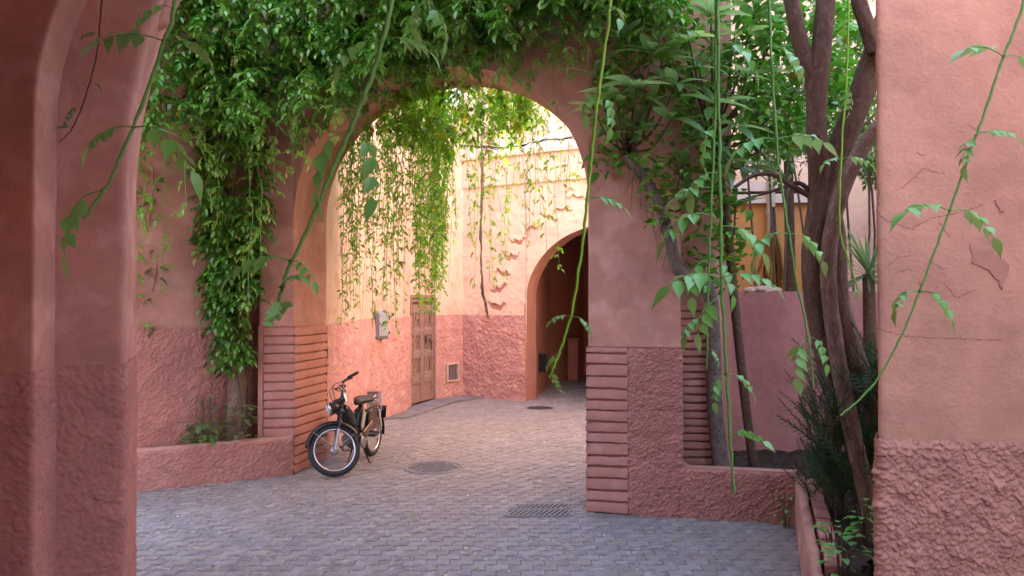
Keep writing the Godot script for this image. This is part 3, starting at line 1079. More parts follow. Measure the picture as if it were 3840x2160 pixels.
	gb.prism(PackedVector2Array([Vector2(1.60, 19.5), Vector2(4.6, 19.5), Vector2(4.6, 20.4), Vector2(1.60, 20.4)]), -0.05, 3.4)
	gb.prism(PackedVector2Array([Vector2(2.9, 13.12), Vector2(3.6, 13.12), Vector2(4.5, 19.9), Vector2(4.1, 19.9)]), -0.05, 3.4)
	put("passage_body", gb.mesh(), M.wall_body, g)
	var gc := Mb.new()
	gc.prism(PackedVector2Array([Vector2(-0.5, 15.45), Vector2(0.6, 15.1), Vector2(3.4, 13.5), Vector2(4.6, 20.4), Vector2(-0.5, 20.4)]), 3.4, 3.7)
	put("passage_ceiling", gc.mesh(), M.wall_body, g)
	var st := thing("stone_post", "short plastered post standing in the dark passage", "post", Vector3(1.40, 0, -18.4))
	var sb := Mb.new()
	sb.box(Vector3(0.24, 0.92, 0.24), Vector3(0, 0.46, 0), Basis(), 0.03)
	put("shaft", sb.mesh(), M.wall_body, st)
	var sc := Mb.new()
	sc.box(Vector3(0.28, 0.06, 0.28), Vector3(0, 0.952, 0), Basis(), 0.015)
	put("cap", sc.mesh(), M.wall_body, st)
	var cb := thing("wall_box", "small black box low on the wall inside the dark passage", "box", Vector3(0.56, 0.62, -15.75))
	var bm := Mb.new()
	bm.box(Vector3(0.26, 0.34, 0.2), Vector3.ZERO, Basis.from_euler(Vector3(0, -1.3, 0)), 0.02)
	put("casing", bm.mesh(), M.black_and_shade, cb)
	var bl := Mb.new()
	bl.box(Vector3(0.27, 0.03, 0.22), Vector3(0, 0.185, 0), Basis.from_euler(Vector3(0, -1.3, 0)), 0.008)
	put("lid", bl.mesh(), M.dull_iron, cb)

	# house between the lane and the right-hand court
	var h := thing("corner_house", "plastered house closing the lane on its right side, mostly hidden by the archway, with a hidden wall added to darken the passage", "house")
	var hb := Mb.new()
	hb.prism(PackedVector2Array([Vector2(1.0, 7.98), Vector2(2.02, 7.98), Vector2(2.62, 10.5), Vector2(3.3, 13.1), Vector2(2.95, 13.1), Vector2(1.9, 9.4)]), -0.05, 8.0)  # hidden height raised so the sunlit face bounces more light
	hb.prism(PackedVector2Array([Vector2(1.62, 13.2), Vector2(2.94, 12.6), Vector2(2.94, 13.08), Vector2(1.72, 13.55)]), -0.05, 6.5)  # hidden wall added to keep lane light out of the small arch
	put("wall", hb.mesh(), M.cream_plaster, h)


func flaked(x0: float, per_metre: float) -> Callable:
	# hollows with scalloped upper lips where plaster has let go along the line of an older arch
	var spots := [Vector2(1.13, 3.68), Vector2(0.90, 3.47), Vector2(0.36, 3.20), Vector2(0.10, 2.98), Vector2(-0.03, 2.71), Vector2(-0.19, 2.38), Vector2(-0.26, 2.10), Vector2(-0.29, 1.78), Vector2(0.66, 3.36)]
	var base := uneven(0.012, 43.0)
	return func(u: float, y: float) -> float:
		var x := x0 + u * per_metre
		var h: float = base.call(u, y)
		for s in spots:
			var f: float = (x - s.x) / 0.17
			if absf(f) < 1.0 and absf(y - s.y) < 0.5:
				var lip: float = s.y + 0.05 * f * sin(s.y * 37.0) + 0.03 * sin(s.x * 51.0 + f * 2.0) - 0.055 * absf(sin(f * 3.6 + s.x * 9.0)) + 0.02 * soft.get_noise_2d(x * 14.0, s.y) + 0.05
				if y < lip:
					h -= 0.05 * exp(-(lip - y) / 0.10) * sqrt(1.0 - f * f)
				else:
					h += 0.022 * exp(-(y - lip) / 0.08) * (1.0 - f * f)
		return h


# ---------------------------------------------------------------- right-hand court and planter
func build_right_court() -> void:
	var p := thing("right_planter", "low pink roughcast planter running along the right side to the cracked pier", "planter")
	var path := rounded([Vector2(1.44, 6.93), Vector2(2.395, 6.72), Vector2(1.90, 4.3)], 0.07)
	# the front part is roughcast, the side kerb is smooth
	put("roughcast_face", skin(rounded([Vector2(1.46, 6.925), Vector2(2.40, 6.715), Vector2(2.385, 6.62)], 0.03), -0.02, 0.43, 0.0078, func(u: float, y: float) -> float: return rough(0.025, 0.026, 17.0).call(u, y) * clampf((0.445 - y) / 0.03, 0.0, 1.0), 0.5), M.pink_roughcast, p)
	var cap := Mb.new()
	cap.prism(PackedVector2Array([Vector2(1.475, 6.935), Vector2(2.38, 6.735), Vector2(2.44, 6.84), Vector2(1.56, 7.05), Vector2(1.56, 7.36), Vector2(1.49, 7.36)]), 0.30, 0.43)
	put("plaster_rim", cap.mesh(), M.pink_plaster, p)
	var side := Mb.new()
	# the kerb that comes towards the viewer, its top sloping down
	var kp := PackedVector3Array()
	var ku := PackedVector2Array()
	var sec := [Vector2(-0.075, -0.3), Vector2(-0.07, 0.36), Vector2(-0.055, 0.40), Vector2(-0.02, 0.405), Vector2(0.0, 0.395), Vector2(0.01, 0.1)]
	for s in sec:
		for i in 40:
			var f := i / 39.0
			var q := Vector2(2.46, 6.72).lerp(Vector2(1.655, 4.2), f)
			var nn := Vector2(0.953, -0.303)
			var wob := 0.012 * soft.get_noise_2d(f * 12.0, s.x * 30.0)
			kp.append(Vector3(q.x + nn.x * (s.x + wob), maxf(-0.05, s.y + wob - 0.04 * f), -(q.y + nn.y * s.x)))
			ku.append(Vector2(f * 2.6, s.x + s.y))
	side.grid(kp, ku, 40, sec.size(), true)
	put("side_kerb", side.mesh(), M.pink_plaster, p)
	put("soil", soil_bed(PackedVector2Array([Vector2(1.6, 7.08), Vector2(2.42, 6.85), Vector2(2.46, 6.65), Vector2(1.68, 4.2), Vector2(1.80, 4.2), Vector2(2.2, 4.9), Vector2(2.6, 4.9), Vector2(4.3, 6.4), Vector2(4.6, 8.3), Vector2(2.0, 8.3), Vector2(2.0, 7.4), Vector2(1.6, 7.4)]), 0.33), M.soil, p)
	# loose edging bricks between kerb and earth
	for i in 9:
		var f := i / 9.0
		var q := Vector2(2.49, 6.6).lerp(Vector2(1.79, 4.4), f)
		var bm := Mb.new()
		bm.box(Vector3(0.10, 0.10, 0.215), Vector3.ZERO, Basis(), 0.01)
		var o := put("edging_brick", bm.mesh(), M.course_plaster, p)
		o.transform = Transform3D(Basis.from_euler(Vector3(rng.randf_range(-0.04, 0.04), -0.31 + rng.randf_range(-0.05, 0.05), rng.randf_range(-0.06, 0.06))), Vector3(q.x, 0.335 + rng.randf_range(-0.01, 0.01), -q.y))

	var lw := thing("garden_wall", "head-high mauve garden wall with a ragged top behind the right planter", "wall")
	var gw := PackedVector2Array([Vector2(2.2, 8.28), Vector2(3.9, 8.12)])
	put("plaster_face", skin(gw, 0.25, func(q: Vector2) -> float: return 1.965 + 0.025 * soft.get_noise_2d(q.x * 4.0, 2.0), 0.05, uneven(0.008, 61.0)), M.garden_plaster, lw)
	var gb := Mb.new()
	gb.prism(PackedVector2Array([Vector2(2.2, 8.30), Vector2(3.9, 8.14), Vector2(3.9, 8.36), Vector2(2.2, 8.52)]), 0.0, 1.945)
	put("wall_body", gb.mesh(), M.wall_body, lw)
	var stones := [Vector3(2.52, 1.985, -8.36), Vector3(2.72, 1.98, -8.34), Vector3(2.63, 2.0, -8.35)]
	for s in stones:
		var sm := Mb.new()
		sm.box(Vector3(0.2, 0.05, 0.12), s, Basis.from_euler(Vector3(0.1, rng.randf(), 0.08)), 0.02)
		put("coping_stone", sm.mesh(), M.lane_plaster, lw)

	var ow := thing("orange_wall", "wall behind the garden wall with warm bounce light painted in as orange", "wall")
	put("plaster_face", skin(PackedVector2Array([Vector2(2.6, 10.7), Vector2(4.05, 10.5), Vector2(4.2, 11.6)]), 0.0, 3.15, 0.1, uneven(0.01, 65.0)), M.bounce_orange, ow)
	var ob := Mb.new()
	ob.prism(PackedVector2Array([Vector2(2.62, 10.73), Vector2(4.03, 10.53), Vector2(4.17, 11.6), Vector2(2.9, 11.6)]), -0.05, 3.16)
	put("wall_body", ob.mesh(), M.bounce_orange, ow)
	for y in [3.16, 3.32]:
		var cm := Mb.new()
		cm.prism(PackedVector2Array([Vector2(2.62, 10.62), Vector2(4.1, 10.42), Vector2(4.26, 11.6), Vector2(2.9, 11.6)]), y, y + 0.12)
		put("ledge", cm.mesh(), M.cream_plaster, ow)

	var cw := thing("cream_house", "pale cream house wall glimpsed behind the forked tree trunks", "house")
	put("wall", skin(PackedVector2Array([Vector2(3.0, 13.3), Vector2(7.2, 12.4)]), 0.0, 8.0, 0.2, uneven(0.015, 67.0)), M.sand_plaster, cw)
	var cb := Mb.new()
	cb.prism(PackedVector2Array([Vector2(3.0, 13.33), Vector2(7.2, 12.43), Vector2(7.2, 14.0), Vector2(3.0, 14.0)]), -0.05, 8.0)
	put("wall_body", cb.mesh(), M.wall_body, cw)
	var rcw := thing("court_side_wall", "plastered side wall of the right-hand court behind the cracked pier", "wall")
	var rb := Mb.new()
	rb.prism(PackedVector2Array([Vector2(4.9, 5.0), Vector2(5.2, 5.0), Vector2(6.2, 12.5), Vector2(5.9, 12.5)]), -0.05, 4.5)
	put("wall_body", rb.mesh(), M.lane_plaster, rcw)
	var dp := thing("drainpipe", "tan drainpipe on the orange wall behind the tree", "pipe", Vector3(3.42, 0, -10.5))
	var dm := Mb.new()
	dm.tube([Vector3(0, 2.05, 0), Vector3(0, 3.0, 0.0), Vector3(0, 3.75, 0)], 0.055, 14)
	put("pipe", dm.mesh(), M.drainpipe, dp)
	var dc := Mb.new()
	dc.tube([Vector3(0, 3.0, 0), Vector3(0, 3.08, 0)], 0.066, 14)
	put("collar", dc.mesh(), M.drainpipe, dp)



# ---------------------------------------------------------------- iron door
func curl(b: Mb, c: Vector2, r: float, turns: float, start: float, hand: float, th: float, z: float) -> void:
	var pts := []
	var k: int = int(turns * 12.0) + 3
	for i in k:
		var f := float(i) / (k - 1)
		var a := start + hand * TAU * turns * f
		var rr := r * (1.0 - 0.78 * f)
		pts.append(Vector3(c.x + cos(a) * rr, c.y + sin(a) * rr, z))
	b.tube(pts, th, 5)


func build_door() -> void:
	var d0 := Vector2(-1.775, 13.82)
	var d1 := Vector2(-1.425, 14.78)
	var t := (d1 - d0).normalized()
	var wide := d0.distance_to(d1)
	var door := thing("iron_door", "brown double iron door with curled grilles in the lane wall", "door", Vector3(d0.x, 0.035, -d0.y))
	door.basis = Basis(Vector3(t.x, 0, -t.y), Vector3.UP, Vector3(t.y, 0, t.x))
	var fr := Mb.new()
	fr.box(Vector3(0.05, 1.92, 0.08), Vector3(0.028, 0.96, -0.02))
	fr.box(Vector3(0.05, 1.92, 0.08), Vector3(wide - 0.028, 0.96, -0.02))
	fr.box(Vector3(wide - 0.108, 0.05, 0.078), Vector3(wide / 2, 1.89, -0.02))
	put("frame", fr.mesh(), M.iron_door, door)
	var lw := (wide - 0.112) / 2.0
	for k in 2:
		var leaf := Node3D.new()
		leaf.name = "door_leaf" if k == 0 else "door_leaf_001"
		leaf.position = Vector3(0.056 + k * lw, 0.015, -0.03)
		door.add_child(leaf)
		var st := Mb.new()
		for x in [0.03, lw - 0.033]:
			st.box(Vector3(0.055, 1.84, 0.04), Vector3(x, 0.92, 0))
		for y in [0.03, 0.36, 1.81]:
			st.box(Vector3(lw - 0.118, 0.06, 0.038), Vector3(lw / 2, y, 0))
		put("leaf_frame", st.mesh(), M.iron_door, leaf)
		var pn := Mb.new()
		pn.box(Vector3(lw - 0.1, 0.30, 0.012), Vector3(lw / 2, 0.195, -0.006))
		put("kick_panel", pn.mesh(), M.iron_door, leaf)
		var bk := Mb.new()
		bk.box(Vector3(lw - 0.1, 1.42, 0.008), Vector3(lw / 2, 1.085, -0.05))
		put("back_plate", bk.mesh(), M.iron_door, leaf)
		var c := lw / 2
		for row in [0.46, 0.86, 1.26, 1.66]:
			var sc := Mb.new()
			for j in 3:
				var x: float = c + (j - 1) * 0.095
				for hand in [-1.0, 1.0]:
					curl(sc, Vector2(x + hand * 0.020, row + 0.045), 0.036, 1.3, PI / 2 - hand * PI / 2 + PI, hand, 0.0055, 0.015)
					curl(sc, Vector2(x + hand * 0.020, row - 0.045), 0.036, 1.3, PI / 2 - hand * PI / 2 + PI, -hand, 0.0055, 0.015)
			sc.box(Vector3(lw - 0.12, 0.012, 0.01), Vector3(c, row, 0.014), Basis(), 0.002)
			put("scroll", sc.mesh(), M.scroll_iron, leaf)
		for row in [0.66, 1.06, 1.46]:
			for j in 2:
				var ln := Mb.new()
				for s in [-1.0, 1.0]:
					var pts := []
					for i in 9:
						var f := i / 8.0
						pts.append(Vector3(c + (j - 0.5) * 0.13 + s * (0.008 + 0.034 * sin(PI * f)), row - 0.13 + 0.26 * f, 0.015))
					ln.tube(pts, 0.0055, 5)
				put("curved_bar", ln.mesh(), M.scroll_iron, leaf)
	var hd := Mb.new()
	hd.tube([Vector3(0, 0.0, 0.0), Vector3(0, 0.0, 0.05), Vector3(0.05, -0.005, 0.055), Vector3(0.13, -0.03, 0.05), Vector3(0.14, -0.12, 0.05), Vector3(0.12, -0.2, 0.04)], 0.012, 8)
	hd.box(Vector3(0.05, 0.14, 0.02), Vector3(0.0, 0.0, 0.0))
	var h := put("handle", hd.mesh(), M.dull_iron, door)
	h.position = Vector3(wide / 2 + 0.09, 1.12, 0.015)
	var nb := Mb.new()
	nb.box(Vector3(0.10, 0.06, 0.01), Vector3.ZERO)
	put("letter_flap", nb.mesh(), M.iron_door, door).position = Vector3(0.056 + lw / 2, 1.52, 0.0)


func build_lane_fittings() -> void:
	# meter box
	var t := Vector2(0.258, 0.966)
	var mb := thing("meter_box", "grey electric meter box with a pale lid mounted on the lane wall", "box", Vector3(-2.02, 1.49, -12.2))
	mb.basis = Basis(Vector3(0.62, 0, -0.785).normalized(), Vector3.UP, Vector3(0.785, 0, 0.62).normalized())
	mb.basis = mb.basis.scaled_local(Vector3(0.84, 0.93, 0.9))
	var cs := Mb.new()
	cs.box(Vector3(0.31, 0.46, 0.20), Vector3(0, 0, -0.02), Basis(), 0.025)
	put("casing", cs.mesh(), M.meter_grey, mb)
	var ld := Mb.new()
	ld.box(Vector3(0.235, 0.385, 0.03), Vector3(-0.005, 0.006, 0.088), Basis(), 0.01)
	put("lid", ld.mesh(), M.meter_lid, mb)
	for y in [-0.13, 0.13]:
		var hg := Mb.new()
		hg.box(Vector3(0.022, 0.05, 0.02), Vector3(0.137, y, 0.092), Basis(), 0.004)
		put("hinge", hg.mesh(), M.cable_black, mb)
	var rb := Mb.new()
	for y in [0.135, 0.155]:
		rb.box(Vector3(0.20, 0.008, 0.006), Vector3(-0.005, y, 0.104), Basis(), 0.002)
	put("lid_rib", rb.mesh(), M.meter_lid, mb)
	# an embossed looping mark on the lid
	var em := Mb.new()
	curl(em, Vector2(0.0, 0.0), 0.045, 0.8, 0.6, 1.0, 0.004, 0.104)
	em.tube([Vector3(0.02, 0.045, 0.104), Vector3(0.03, 0.0, 0.104), Vector3(0.012, -0.03, 0.104)], 0.004, 5)
	put("embossed_mark", em.mesh(), M.meter_grey, mb)
	var lk := Mb.new()
	lk.tube([Vector3(-0.10, 0.02, 0.1), Vector3(-0.10, 0.02, 0.112)], 0.012, 10)
	put("lock", lk.mesh(), M.dull_iron, mb)

	var cf := thing("meter_chest", "low mauve-grey meter chest against the lane wall behind the moped", "box", Vector3(-2.06, 0, -11.9))
	cf.rotation.y = -0.15
	var cm := Mb.new()
	cm.box(Vector3(0.19, 0.50, 0.14), Vector3(0, 0.25, 0), Basis(), 0.012)
	put("casing", cm.mesh(), M.vent_slat, cf)
	var ct := Mb.new()
	ct.box(Vector3(0.194, 0.014, 0.144), Vector3(0, 0.508, 0), Basis(), 0.008)
	put("lid", ct.mesh(), M.vent_slat, cf)

	var vt := thing("wall_vent", "small slatted vent grille low in the wall right of the iron door", "vent", Vector3(-1.145, 0.50, -15.1))
	vt.basis = Basis(Vector3(0.606, 0, -0.795), Vector3.UP, Vector3(0.795, 0, 0.606))
	var vf := Mb.new()
	for s in [-1.0, 1.0]:
		vf.box(Vector3(0.035, 0.36, 0.06), Vector3(s * 0.155, 0, 0.02))
		vf.box(Vector3(0.275, 0.035, 0.058), Vector3(0, s * 0.1625, 0.02))
	put("frame", vf.mesh(), M.lane_plaster, vt)
	for i in 6:
		var sl := Mb.new()
		sl.box(Vector3(0.034, 0.29, 0.012), Vector3(-0.112 + i * 0.045, 0, 0.022), Basis.from_euler(Vector3(0, 0.3, 0)), 0.003)
		put("slat", sl.mesh(), M.vent_slat, vt)
	var vh := Mb.new()
	vh.box(Vector3(0.275, 0.29, 0.01), Vector3(0, 0, 0.004))
	put("back_plate", vh.mesh(), M.black_and_shade, vt)  # black plate stands in for the shade between the slats

	# black cables on the end wall, pale cables on the lane wall
	cable("cable", "bundle of black cables sagging across the upper end wall", [Vector3(-0.952, 4.742, -14.900), Vector3(-0.278, 4.665, -14.650), Vector3(0.086, 4.646, -14.400), Vector3(0.436, 4.681, -14.100), Vector3(0.743, 4.676, -13.900), Vector3(1.294, 4.630, -13.500)], 0.022, M.cable_black, 3)
	cable("cable", "pale cable looping across the end wall to the small arch", [Vector3(-1.040, 2.729, -15.100), Vector3(-0.809, 2.679, -15.000), Vector3(-0.206, 2.657, -14.720), Vector3(0.269, 2.612, -14.550), Vector3(0.460, 2.576, -14.400)], 0.012, M.cable_pale, 1)
	cable("cable", "thin cables strung along the lane wall above the meter box", [Vector3(-2.239, 2.942, -9.750), Vector3(-2.296, 3.009, -11.000), Vector3(-2.159, 3.038, -11.750), Vector3(-1.961, 3.046, -12.750), Vector3(-1.675, 3.111, -14.100)], 0.012, M.cable_pale, 2)
	cable("cable", "thin cable running down from the meter box", [Vector3(-2.189, 3.024, -11.850), Vector3(-2.201, 2.196, -11.850), Vector3(-2.224, 1.308, -11.850), Vector3(-2.213, 0.983, -11.850)], 0.008, M.cable_pale, 1)
	cable("cable", "hanging bundle of old wires and bare stems in the corner of the end wall", [Vector3(-0.520, 4.773, -13.700), Vector3(-0.520, 3.912, -13.900), Vector3(-0.545, 2.948, -14.000), Vector3(-0.525, 2.113, -14.200), Vector3(-0.434, 1.538, -14.500)], 0.02, M.pale_bark, 5)

	# iron covers and the drain
	manhole("manhole_cover", "round paved-in manhole cover with a chequered face beside the moped", Vector3(-0.874, 0.001, -8.930), 0.295, M.cement, true)
	manhole("manhole_cover", "dark round manhole cover in front of the small arch", Vector3(0.481, -0.002, -13.750), 0.24, M.dull_iron, false)
	var dg := thing("drain_grate", "rusty slotted drain grating let into the paving", "drain grate", Vector3(0.235, 0.005, -7.12))
	dg.rotation.y = 0.04
	var fm := Mb.new()
	# two joined gratings: a wide one in front and a narrower one behind
	for g in [[Vector2(0.0, 0.09), 0.56, 0.19], [Vector2(0.045, -0.125), 0.50, 0.16]]:
		for s in [-1.0, 1.0]:
			fm.box(Vector3(g[1], 0.02, 0.018), Vector3(g[0].x, 0, g[0].y + s * g[2] / 2), Basis(), 0.003)
			fm.box(Vector3(0.018, 0.019, g[2] - 0.02), Vector3(g[0].x + s * (g[1] / 2 - 0.009), 0, g[0].y), Basis(), 0.003)
	put("frame", fm.mesh(), M.grate_iron, dg)
	var pit_shade := Mb.new()
	for g in [[Vector2(0.0, 0.09), 0.56, 0.19], [Vector2(0.045, -0.125), 0.50, 0.16]]:
		pit_shade.box(Vector3(g[1] - 0.01, 0.004, g[2] - 0.01), Vector3(g[0].x, 0.0, g[0].y), Basis(), 0.001)  # thin black plates painted as the shade inside the drain
	put("pit_shade", pit_shade.mesh(), M.black_and_shade, dg)
	for g in [[Vector2(0.0, 0.09), 0.56, 0.19], [Vector2(0.045, -0.125), 0.50, 0.16]]:
		var nb := int(g[1] / 0.044)
		for i in nb:
			var bm := Mb.new()
			bm.box(Vector3(0.021, 0.012, g[2] - 0.006), Vector3(g[0].x - g[1] / 2 + (i + 0.5) * g[1] / nb, 0.004, g[0].y), Basis.from_euler(Vector3(0, -0.5, 0)), 0.003)
			put("bar", bm.mesh(), M.grate_iron, dg)


func cable(called: String, label: String, pts: Array, r: float, mat: Material, strands: int) -> void:
	var o := thing(called, label, "cable")
	var path := smooth(pts, 6)
	for k in strands:
		var q := []
		var ph := rng.randf() * 20.0
		for i in path.size():
			var f := i * 0.4
			q.append(path[i] + Vector3(soft.get_noise_2d(f, ph) * r * 2.5, soft.get_noise_2d(f, ph + 30.0) * r * 2.5, r * 1.2 + r * 0.8 * k))
		var b := Mb.new()
		b.tube(q, r * rng.randf_range(0.4, 0.65), 6)
		put("strand", b.mesh(), mat, o)


func smooth(pts: Array, k: int) -> Array:
	var c := Curve3D.new()
	var n := pts.size()
	for i in n:
		var t: Vector3 = (pts[mini(i + 1, n - 1)] - pts[maxi(i - 1, 0)]) / 6.0
		c.add_point(pts[i], -t, t)
	var out := []
	for i in n - 1:
		for j in k:
			out.append(c.sample(i, float(j) / k))
	out.append(pts[-1])
	return out


func manhole(called: String, label: String, at: Vector3, r: float, mat: Material, pebbled: bool) -> void:
	at.y = 0.006
	var o := thing(called, label, "manhole cover", at)
	var ring := Mb.new()
	ring.lathe([Vector2(r + 0.045, -0.01), Vector2(r + 0.04, 0.006), Vector2(r + 0.008, 0.006), Vector2(r + 0.004, -0.012)], Transform3D(), 40)
	put("rim", ring.mesh(), M.grate_iron if not pebbled else M.cement, o)
	var pl := Mb.new()
	pl.lathe([Vector2(r, -0.012), Vector2(r - 0.004, 0.0), Vector2(0.0, 0.001)], Transform3D(), 40)
	put("plate", pl.mesh(), mat, o)
	var st := Mb.new()
	var c := 0.052
	var k := int(r / c)
	for i in range(-k, k + 1):
		for j in range(-k, k + 1):
			var p := Vector2(i + 0.5 * (j & 1), j * 0.87) * c
			if p.length() < r - 0.035:
				st.box(Vector3(0.034, 0.012, 0.022), Vector3(p.x + rng.randf_range(-0.004, 0.004), 0.004, p.y), Basis.from_euler(Vector3(0, rng.randf_range(-0.7, 0.7), 0)), 0.004)
	put("studs", st.mesh(), mat, o).set_meta("kind", "stuff")


# ---------------------------------------------------------------- moped
func build_moped() -> void:
	var rear := Vector3(-1.679, 0.004, -9.60)
	var front := Vector3(-1.896, 0.004, -8.50)
	var f := (front - rear).normalized()
	var o := thing("moped", "old black moped with its front wheel turned, parked against the left arch pier", "moped", (rear + front) / 2.0)
	# x runs forward, y up, z to the rider's right; half the wheelbase is 0.56 m
	o.basis = Basis(f, Vector3.UP, f.cross(Vector3.UP))
	var hb := 0.56
	var wr := 0.277
	var ax := Vector3(-0.38, 0.925, 0).normalized()
	var pivot := Vector3(0.385, 0.72, 0)
	var turn := Transform3D(Basis(ax, -0.98), Vector3.ZERO)
	var steer := Transform3D(turn.basis, pivot - turn.basis * pivot)

	for k in 2:
		var wheel := Node3D.new()
		wheel.name = "front_wheel" if k == 0 else "rear_wheel"
		o.add_child(wheel)
		var at := Vector3(hb if k == 0 else -hb, wr, 0)
		wheel.transform = steer * Transform3D(Basis(), at) if k == 0 else Transform3D(Basis(), at)
		if k == 0:
			wheel.position.y = wr
		var flat := Basis(Vector3.RIGHT, PI / 2)
		var ty := Mb.new()
		var prof := []
		for i in 13:
			var a := TAU * i / 12.0 - PI / 2
			prof.append(Vector2(wr - 0.031 + 0.031 * sin(a + PI / 2) * 1.0, 0.029 * cos(a + PI / 2)))
		ty.lathe(prof, Transform3D(flat, Vector3.ZERO), 48)
		# tread blocks
		for i in 60:
			var a := TAU * i / 60.0
			for s in [-1.0, 1.0]:
				ty.box(Vector3(0.012, 0.006, 0.016), Vector3(cos(a) * (wr - 0.001), sin(a) * (wr - 0.001), s * 0.011), Basis(Vector3(0, 0, 1), a - PI / 2 + s * 0.0), 0.002)
		put("tyre", ty.mesh(), M.tyre_rubber, wheel)
		var rm := Mb.new()
		rm.lathe([Vector2(wr - 0.054, -0.019), Vector2(wr - 0.062, -0.021), Vector2(wr - 0.068, -0.014), Vector2(wr - 0.074, 0.0), Vector2(wr - 0.068, 0.014), Vector2(wr - 0.062, 0.021), Vector2(wr - 0.054, 0.019)], Transform3D(flat, Vector3.ZERO), 48)
		put("rim", rm.mesh(), M.chrome, wheel)
		var hub := Mb.new()
		hub.lathe([Vector2(0.0, -0.045), Vector2(0.03, -0.045), Vector2(0.05, -0.036), Vector2(0.052, 0.0), Vector2(0.048, 0.03), Vector2(0.02, 0.045), Vector2(0.012, 0.065), Vector2(0.0, 0.065)], Transform3D(flat, Vector3.ZERO), 24)
		put("hub", hub.mesh(), M.dull_alloy, wheel)
		for i in 28:
			var a := TAU * i / 28.0
			var s := 1.0 if i % 2 else -1.0
			var a2 := a + (0.35 if (i / 2) % 2 else -0.35)
			var sp := Mb.new()
			sp.tube([Vector3(cos(a2) * 0.047, sin(a2) * 0.047, s * 0.028), Vector3(cos(a) * (wr - 0.07), sin(a) * (wr - 0.07), 0)], 0.0016, 4, false)
			put("spoke", sp.mesh(), M.dull_alloy, wheel)

	# steering: fork, lamp, bars
	var fork := func(called: String, b: Mb, mat: Material) -> MeshInstance3D:
		var q := put(called, b.mesh(), mat, o)
		q.transform = steer
		return q
	var up := ax
	var axle := Vector3(hb, wr, 0)
	for s in [-1.0, 1.0]:
		var lg := Mb.new()
		lg.tube([axle + Vector3(0.0, -0.012, s * 0.062), axle + up * 0.16 + Vector3(0, 0, s * 0.062), axle + up * 0.22 + Vector3(0, 0, s * 0.062)], [0.019, 0.018, 0.017], 12)
		fork.call("fork_slider", lg, M.dull_alloy)
		var lt := Mb.new()
		lt.tube([axle + up * 0.21 + Vector3(0, 0, s * 0.062), axle + up * 0.43 + Vector3(0, 0, s * 0.062)], 0.0145, 12)
		fork.call("fork_leg", lt, M.black_paint)
	var yk := Mb.new()
	yk.box(Vector3(0.06, 0.05, 0.17), axle + up * 0.41, Basis(Vector3(0, 0, 1), atan2(up.y, up.x) - PI / 2), 0.015)
	yk.tube([axle + up * 0.40, axle + up * 0.66], 0.026, 12)
	fork.call("steering_head", yk, M.black_paint)
	# front mudguard: a curved strip over the tyre
	var guard := func(c: Vector3, a0: float, a1: float, w: float) -> Mb:
		var b := Mb.new()
		var p := PackedVector3Array()
		var u := PackedVector2Array()
		var n := 22
		var sect := [Vector2(-1.0, -0.020), Vector2(-0.96, 0.0), Vector2(-0.6, 0.013), Vector2(0.0, 0.018), Vector2(0.6, 0.013), Vector2(0.96, 0.0), Vector2(1.0, -0.020)]
		for q in sect:
			for i in n:
				var a := lerpf(a0, a1, i / (n - 1.0))
				var r: float = wr + 0.017 + q.y
				p.append(c + Vector3(cos(a) * r, sin(a) * r, q.x * w))
				u.append(Vector2(a, q.x))
		b.grid(p, u, n, sect.size())
		return b
	fork.call("front_mudguard", guard.call(axle, 0.35, 2.75, 0.042), M.black_paint)
	for s in [-1.0, 1.0]:
		var sy := Mb.new()
		sy.tube([axle + Vector3(0, 0, s * 0.072), axle + Vector3(cos(2.7), sin(2.7), 0) * (wr + 0.012) + Vector3(0, 0, s * 0.045)], 0.004, 6)
		sy.tube([axle + Vector3(0, 0, s * 0.072), axle + Vector3(cos(0.9), sin(0.9), 0) * (wr + 0.012) + Vector3(0, 0, s * 0.045)], 0.004, 6)
		fork.call("mudguard_stay", sy, M.dull_alloy)
	var lamp_at := axle + up * 0.455 + Vector3(0.10, 0.02, 0)
	var facing := Basis(Vector3(0, 0, 1), -PI / 2 - 0.12)
	var hl := Mb.new()
	hl.lathe([Vector2(0.0, -0.085), Vector2(0.035, -0.08), Vector2(0.062, -0.05), Vector2(0.07, 0.0), Vector2(0.071, 0.028)], Transform3D(facing, lamp_at), 24)
	var lampshell: MeshInstance3D = fork.call("headlamp", hl, M.black_paint)
	var hr := Mb.new()
	hr.lathe([Vector2(0.068, 0.024), Vector2(0.076, 0.028), Vector2(0.076, 0.042), Vector2(0.066, 0.046)], Transform3D(facing, lamp_at), 24)
	put("lamp_ring", hr.mesh(), M.chrome, lampshell)
	var hg := Mb.new()
	hg.lathe([Vector2(0.067, 0.043), Vector2(0.05, 0.052), Vector2(0.02, 0.058), Vector2(0.0, 0.059)], Transform3D(facing, lamp_at), 24)
	put("lens", hg.mesh(), M.lamp_glass, lampshell)
	var hv := Mb.new()
	hv.box(Vector3(0.12, 0.05, 0.12), axle + up * 0.52 + Vector3(0.045, 0.02, 0), Basis(Vector3(0, 0, 1), -0.2), 0.02)
	fork.call("speedometer", hv, M.black_vinyl)
	var top := axle + up * 0.625
	var st := Mb.new()
	for s in [-1.0, 1.0]:
		st.tube(smooth([top + Vector3(0.0, -0.10, 0.022 * s), top + Vector3(0.0, 0.02, 0.03 * s), top + Vector3(0.01, 0.085, 0.10 * s), top + Vector3(-0.01, 0.11, 0.18 * s), top + Vector3(-0.075, 0.125, 0.27 * s)], 5), 0.0125, 10)
	st.tube([top + Vector3(0.008, 0.07, -0.08), top + Vector3(0.008, 0.07, 0.08)], 0.009, 8)
	fork.call("handlebar", st, M.chrome)
